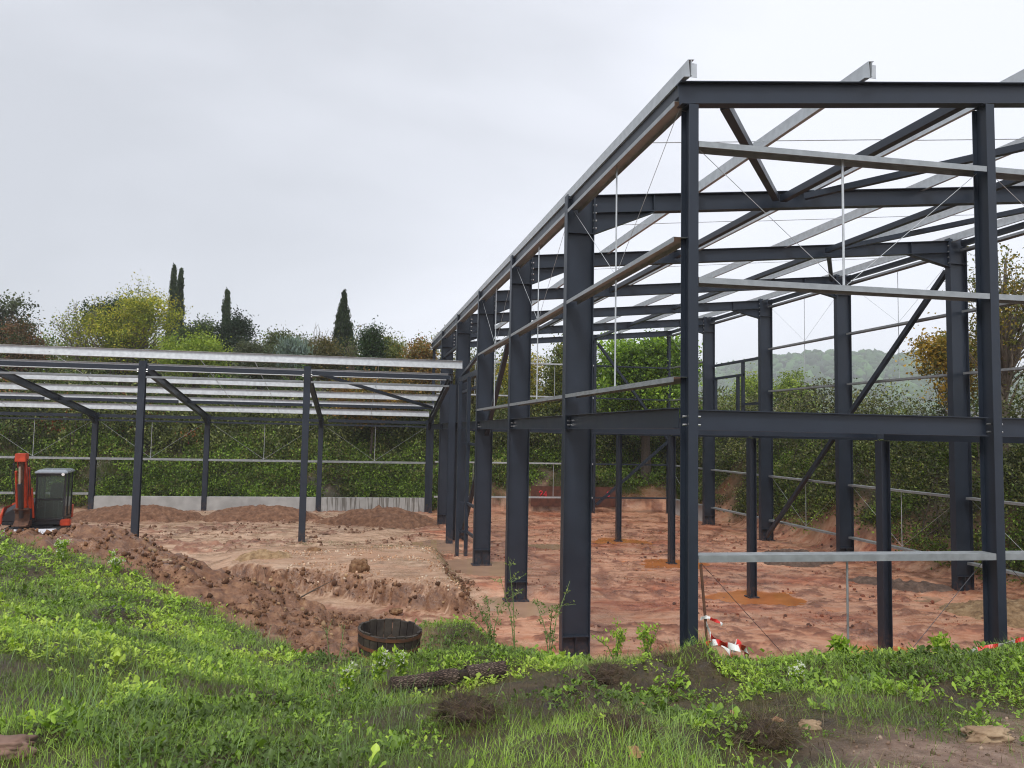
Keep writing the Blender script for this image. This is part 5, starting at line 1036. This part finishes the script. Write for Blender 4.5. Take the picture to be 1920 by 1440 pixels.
# sparse grass on plateau edges
def sparse(name, n, xr, yr, mask, h0, h1, w, cols):
    x = rng.uniform(*xr, n); y = rng.uniform(*yr, n); k = mask(x, y) > rng.random(n); x, y = x[k], y[k]; n = len(x); z = height(x, y); h = rng.uniform(h0, h1, n); tv, tf = seg_blade(3)
    M = yawtilt(n, .7) * np.stack([np.full(n, w), h, h], 1)[:, None, :]; V, Fq = instv(tv, tf, M, np.stack([x, y, z - .01], 1)); c = cols[rng.integers(0, len(cols), n)] * rng.uniform(.7, 1.3, (n, 1))
    o = np_mesh(name, V, Fq, GRASSM, np.repeat(c, len(tf), 0)); o['kind'] = 'stuff'
sparse('plateau_grass', 60000, (-8, -.4), (7.6, 18), lambda x, y: np.clip(np.exp(-((x + .95) / .32) ** 2) * (y < 13.5) * (y > 8.3) + .9 * np.exp(-(((x + 4.4) / 1.4) ** 2 + ((y - 16.2) / .7) ** 2)) + .9 * np.exp(-(((x + 1.9) / 1.0) ** 2 + ((y - 13.7) / .8) ** 2)) + .5 * np.exp(-(((x + 4.2) / .5) ** 2 + ((y - 10) / .3) ** 2)), 0, 1) * ss(.35, .5, fbm(x * 2, y * 2, 3, 66)), .03, .10, .006, pal((.10, .12, .03), (.14, .16, .04), (.08, .10, .03), (.2, .17, .07)))
sparse('bank_grass', 200000, (-26, 13), (26.3, 31), lambda x, y: ss(.36, .5, fbm(x * .7, y * .7, 3, 67)) * ss(26.2, 27.2, y), .12, .35, .014, pal((.10, .15, .03), (.07, .11, .02), (.15, .2, .04), (.12, .12, .05)))
# individual tall weeds and flowering weeds
def tall_weed(x, y, h, lab, name='tall_weed', nst=3, cols=WG[2:], flower=False, leaf=.045, spread=.35, nleaf=26):
    g = hz(x, y); t = thing(name, lab, 'plant', (x, y, g)); b = MB(); tips = []; pos = []
    for i in range(nst):
        a = random.uniform(0, 6.28); q = spread * random.uniform(.3, 1) * h; hh = h * random.uniform(.7, 1); pts = [Vector((0, 0, -.03)), Vector((math.cos(a) * q * .3, math.sin(a) * q * .3, hh * .5)), Vector((math.cos(a) * q, math.sin(a) * q, hh))]
        b.tube(pts, [.006, .0045, .002], 5); tips.append(pts[2])
        for j in range(5):
            s = pts[1].lerp(pts[2], random.uniform(-.6, .9)); e = s + Vector((random.gauss(0, .1), random.gauss(0, .1), random.uniform(.02, .14))) * h; b.tube([s, e], [.003, .0015], 4); tips.append(e); pos += [s.lerp(e, u) for u in (.3, .6, .9)]
        pos += [pts[0].lerp(pts[1], u) for u in (.3, .5, .7, .9)] + [pts[1].lerp(pts[2], u) for u in (.2, .5, .8)]
    b.build('stem', mat_stem, t); P = np.repeat(np.array([tuple(p) for p in pos]), max(1, nleaf // 8), 0); P = P + rng.normal(0, leaf * .4, P.shape)
    V, Fq, c = leaves(P, leaf, cols, .2, .5, .3); np_mesh('foliage', V, Fq, GRASSM, c, t)
    if flower:
        T = np.array([tuple(p) for p in tips[::2]]); P = np.repeat(T, 16, 0) + rng.normal(0, .014, (len(T) * 16, 3)); V, Fq, c = leaves(P, .018, pal((.72, .74, .68), (.62, .64, .56)), .1, .9); np_mesh('flower_head', V, Fq, LEAF, c, t)['kind'] = 'stuff'
    return t
mat_stem = mat('green_stem', (.14, .2, .06), .6)
FEN = pal((.16, .21, .06), (.22, .26, .08), (.11, .16, .04))
tall_weed(-1.62, .2, .95, 'tallest thin pale weed stalk in front of the second left column', nst=2, cols=FEN, spread=.18, leaf=.03)
tall_weed(-1.35, -.1, .7, 'leaning feathery weed just right of the tallest stalk', nst=3, cols=FEN, spread=.6, leaf=.03)
tall_weed(-1.8, .5, .5, 'yellow-green feathery weed left of the tallest stalk', nst=5, cols=FEN, leaf=.03, spread=.5)
tall_weed(-.85, -.55, .36, 'bushy green weed right of the nearest left column', nst=4, spread=.8, leaf=.035)
tall_weed(-.60, -.7, .34, 'shorter green weed beside the bushy one', nst=4, spread=.9, leaf=.035)
tall_weed(-3.0, -.55, .25, 'white-flowered weed in front of the tub, taller one', 'flowering_weed', 5, flower=True)
tall_weed(-2.78, -.5, .22, 'white-flowered weed in front of the tub, right-hand one', 'flowering_weed', 4, flower=True)
tall_weed(-3.25, -1.1, .24, 'white-flowered weed at the left end of the log', 'flowering_weed', 4, flower=True)
tall_weed(-7.0, 3.6, .28, 'white-topped weed on the crest of the grass near the excavator', 'flowering_weed', 6, flower=True)
tall_weed(-6.3, 3.55, .3, 'white-topped weed at the edge of the brown spoil', 'flowering_weed', 4, flower=True)
tall_weed(2.6, -2.3, .16, 'small white-flowered weed at the right edge of the bank', 'flowering_weed', 4, flower=True, leaf=.035)
tall_weed(.1, -1.9, .16, 'small white-flowered weed below the barrier tape', 'flowering_weed', 4, flower=True, leaf=.035)
tall_weed(-3.35, -2.0, .62, 'brown dried weed stalk standing in the foreground grass', nst=2, cols=pal((.16, .11, .06), (.22, .15, .09)), spread=.2, leaf=.02)
tall_weed(1.1, -1.0, .16, 'leafy weed in front of the vertical tie rod', nst=6, leaf=.06); tall_weed(2.15, -.95, .2, 'leafy weed at the foot of the right gable column', nst=6, leaf=.05)
# fallen leaves
FL = mat('dead_leaf', (.34, .17, .09), .8, noise=.3, nscale=30, bump=.2)
for x, y, r, lab in ((-.93, -3.3, .055, 'curled grey-brown dead leaf on the bare path'), (-1.32, -2.3, .04, 'orange-brown dead leaf on dark soil in the grass'), (-1.9, -3.75, .05, 'dead leaf at the bottom edge of the grass'), (-.95, -2.9, .035, 'small tan dead leaf at the edge of the path')):
    b = MB(); k = 12; vs = [(0, 0, .012)] + [(r * (1 + .35 * math.sin(3 * a)) * math.cos(a), r * .7 * (1 + .25 * math.sin(5 * a)) * math.sin(a), .012 * math.sin(2 * a) + .012) for a in np.linspace(0, 2 * math.pi, k, endpoint=False)]
    b.add(vs, [(0, 1 + i, 1 + (i + 1) % k) for i in range(k)]); o = b.build('dead_leaf', FL); md = o.modifiers.new('thickness', 'SOLIDIFY'); md.thickness = .001; o.location = (x, y, hz(x, y) + .012); o.rotation_euler = (random.uniform(-.3, .3), .2, random.uniform(0, 6)); tag(o, lab, 'leaf', 'fallen leaves')
# a dead branch on the ridge
b = MB(); b.tube([(0, 0, -.05), (.25, .05, .08), (.55, .1, .22)], [.012, .009, .003], 6); b.tube([(.2, .03, .05), (.35, -.1, .12)], [.006, .002], 5); o = b.build('dead_branch', BARK); o.location = (-4.0, 4.5, hz(-4.0, 4.5) + .03); tag(o, 'thin dead branch sticking up from the spoil ridge', 'branch')

# ------------------------------------------------------------------ haze
HZ = True
if HZ:
    b = MB(); b.box((-1500, -190, -4), (1850, 2500, 95)); h = b.build('haze', STEEL); h.data.materials.clear()
    m = bpy.data.materials.new('haze'); m.use_nodes = True; t = m.node_tree; t.nodes.remove(t.nodes['Principled BSDF']); v = N(t, 'ShaderNodeVolumePrincipled')
    v.inputs['Color'].default_value = (.93, .96, 1, 1); v.inputs['Density'].default_value = .00062; v.inputs['Anisotropy'].default_value = 0
    t.links.new(v.outputs[0], t.nodes['Material Output'].inputs['Volume']); h.data.materials.append(m); h['kind'] = 'stuff'
    S.cycles.volume_bounces = 1
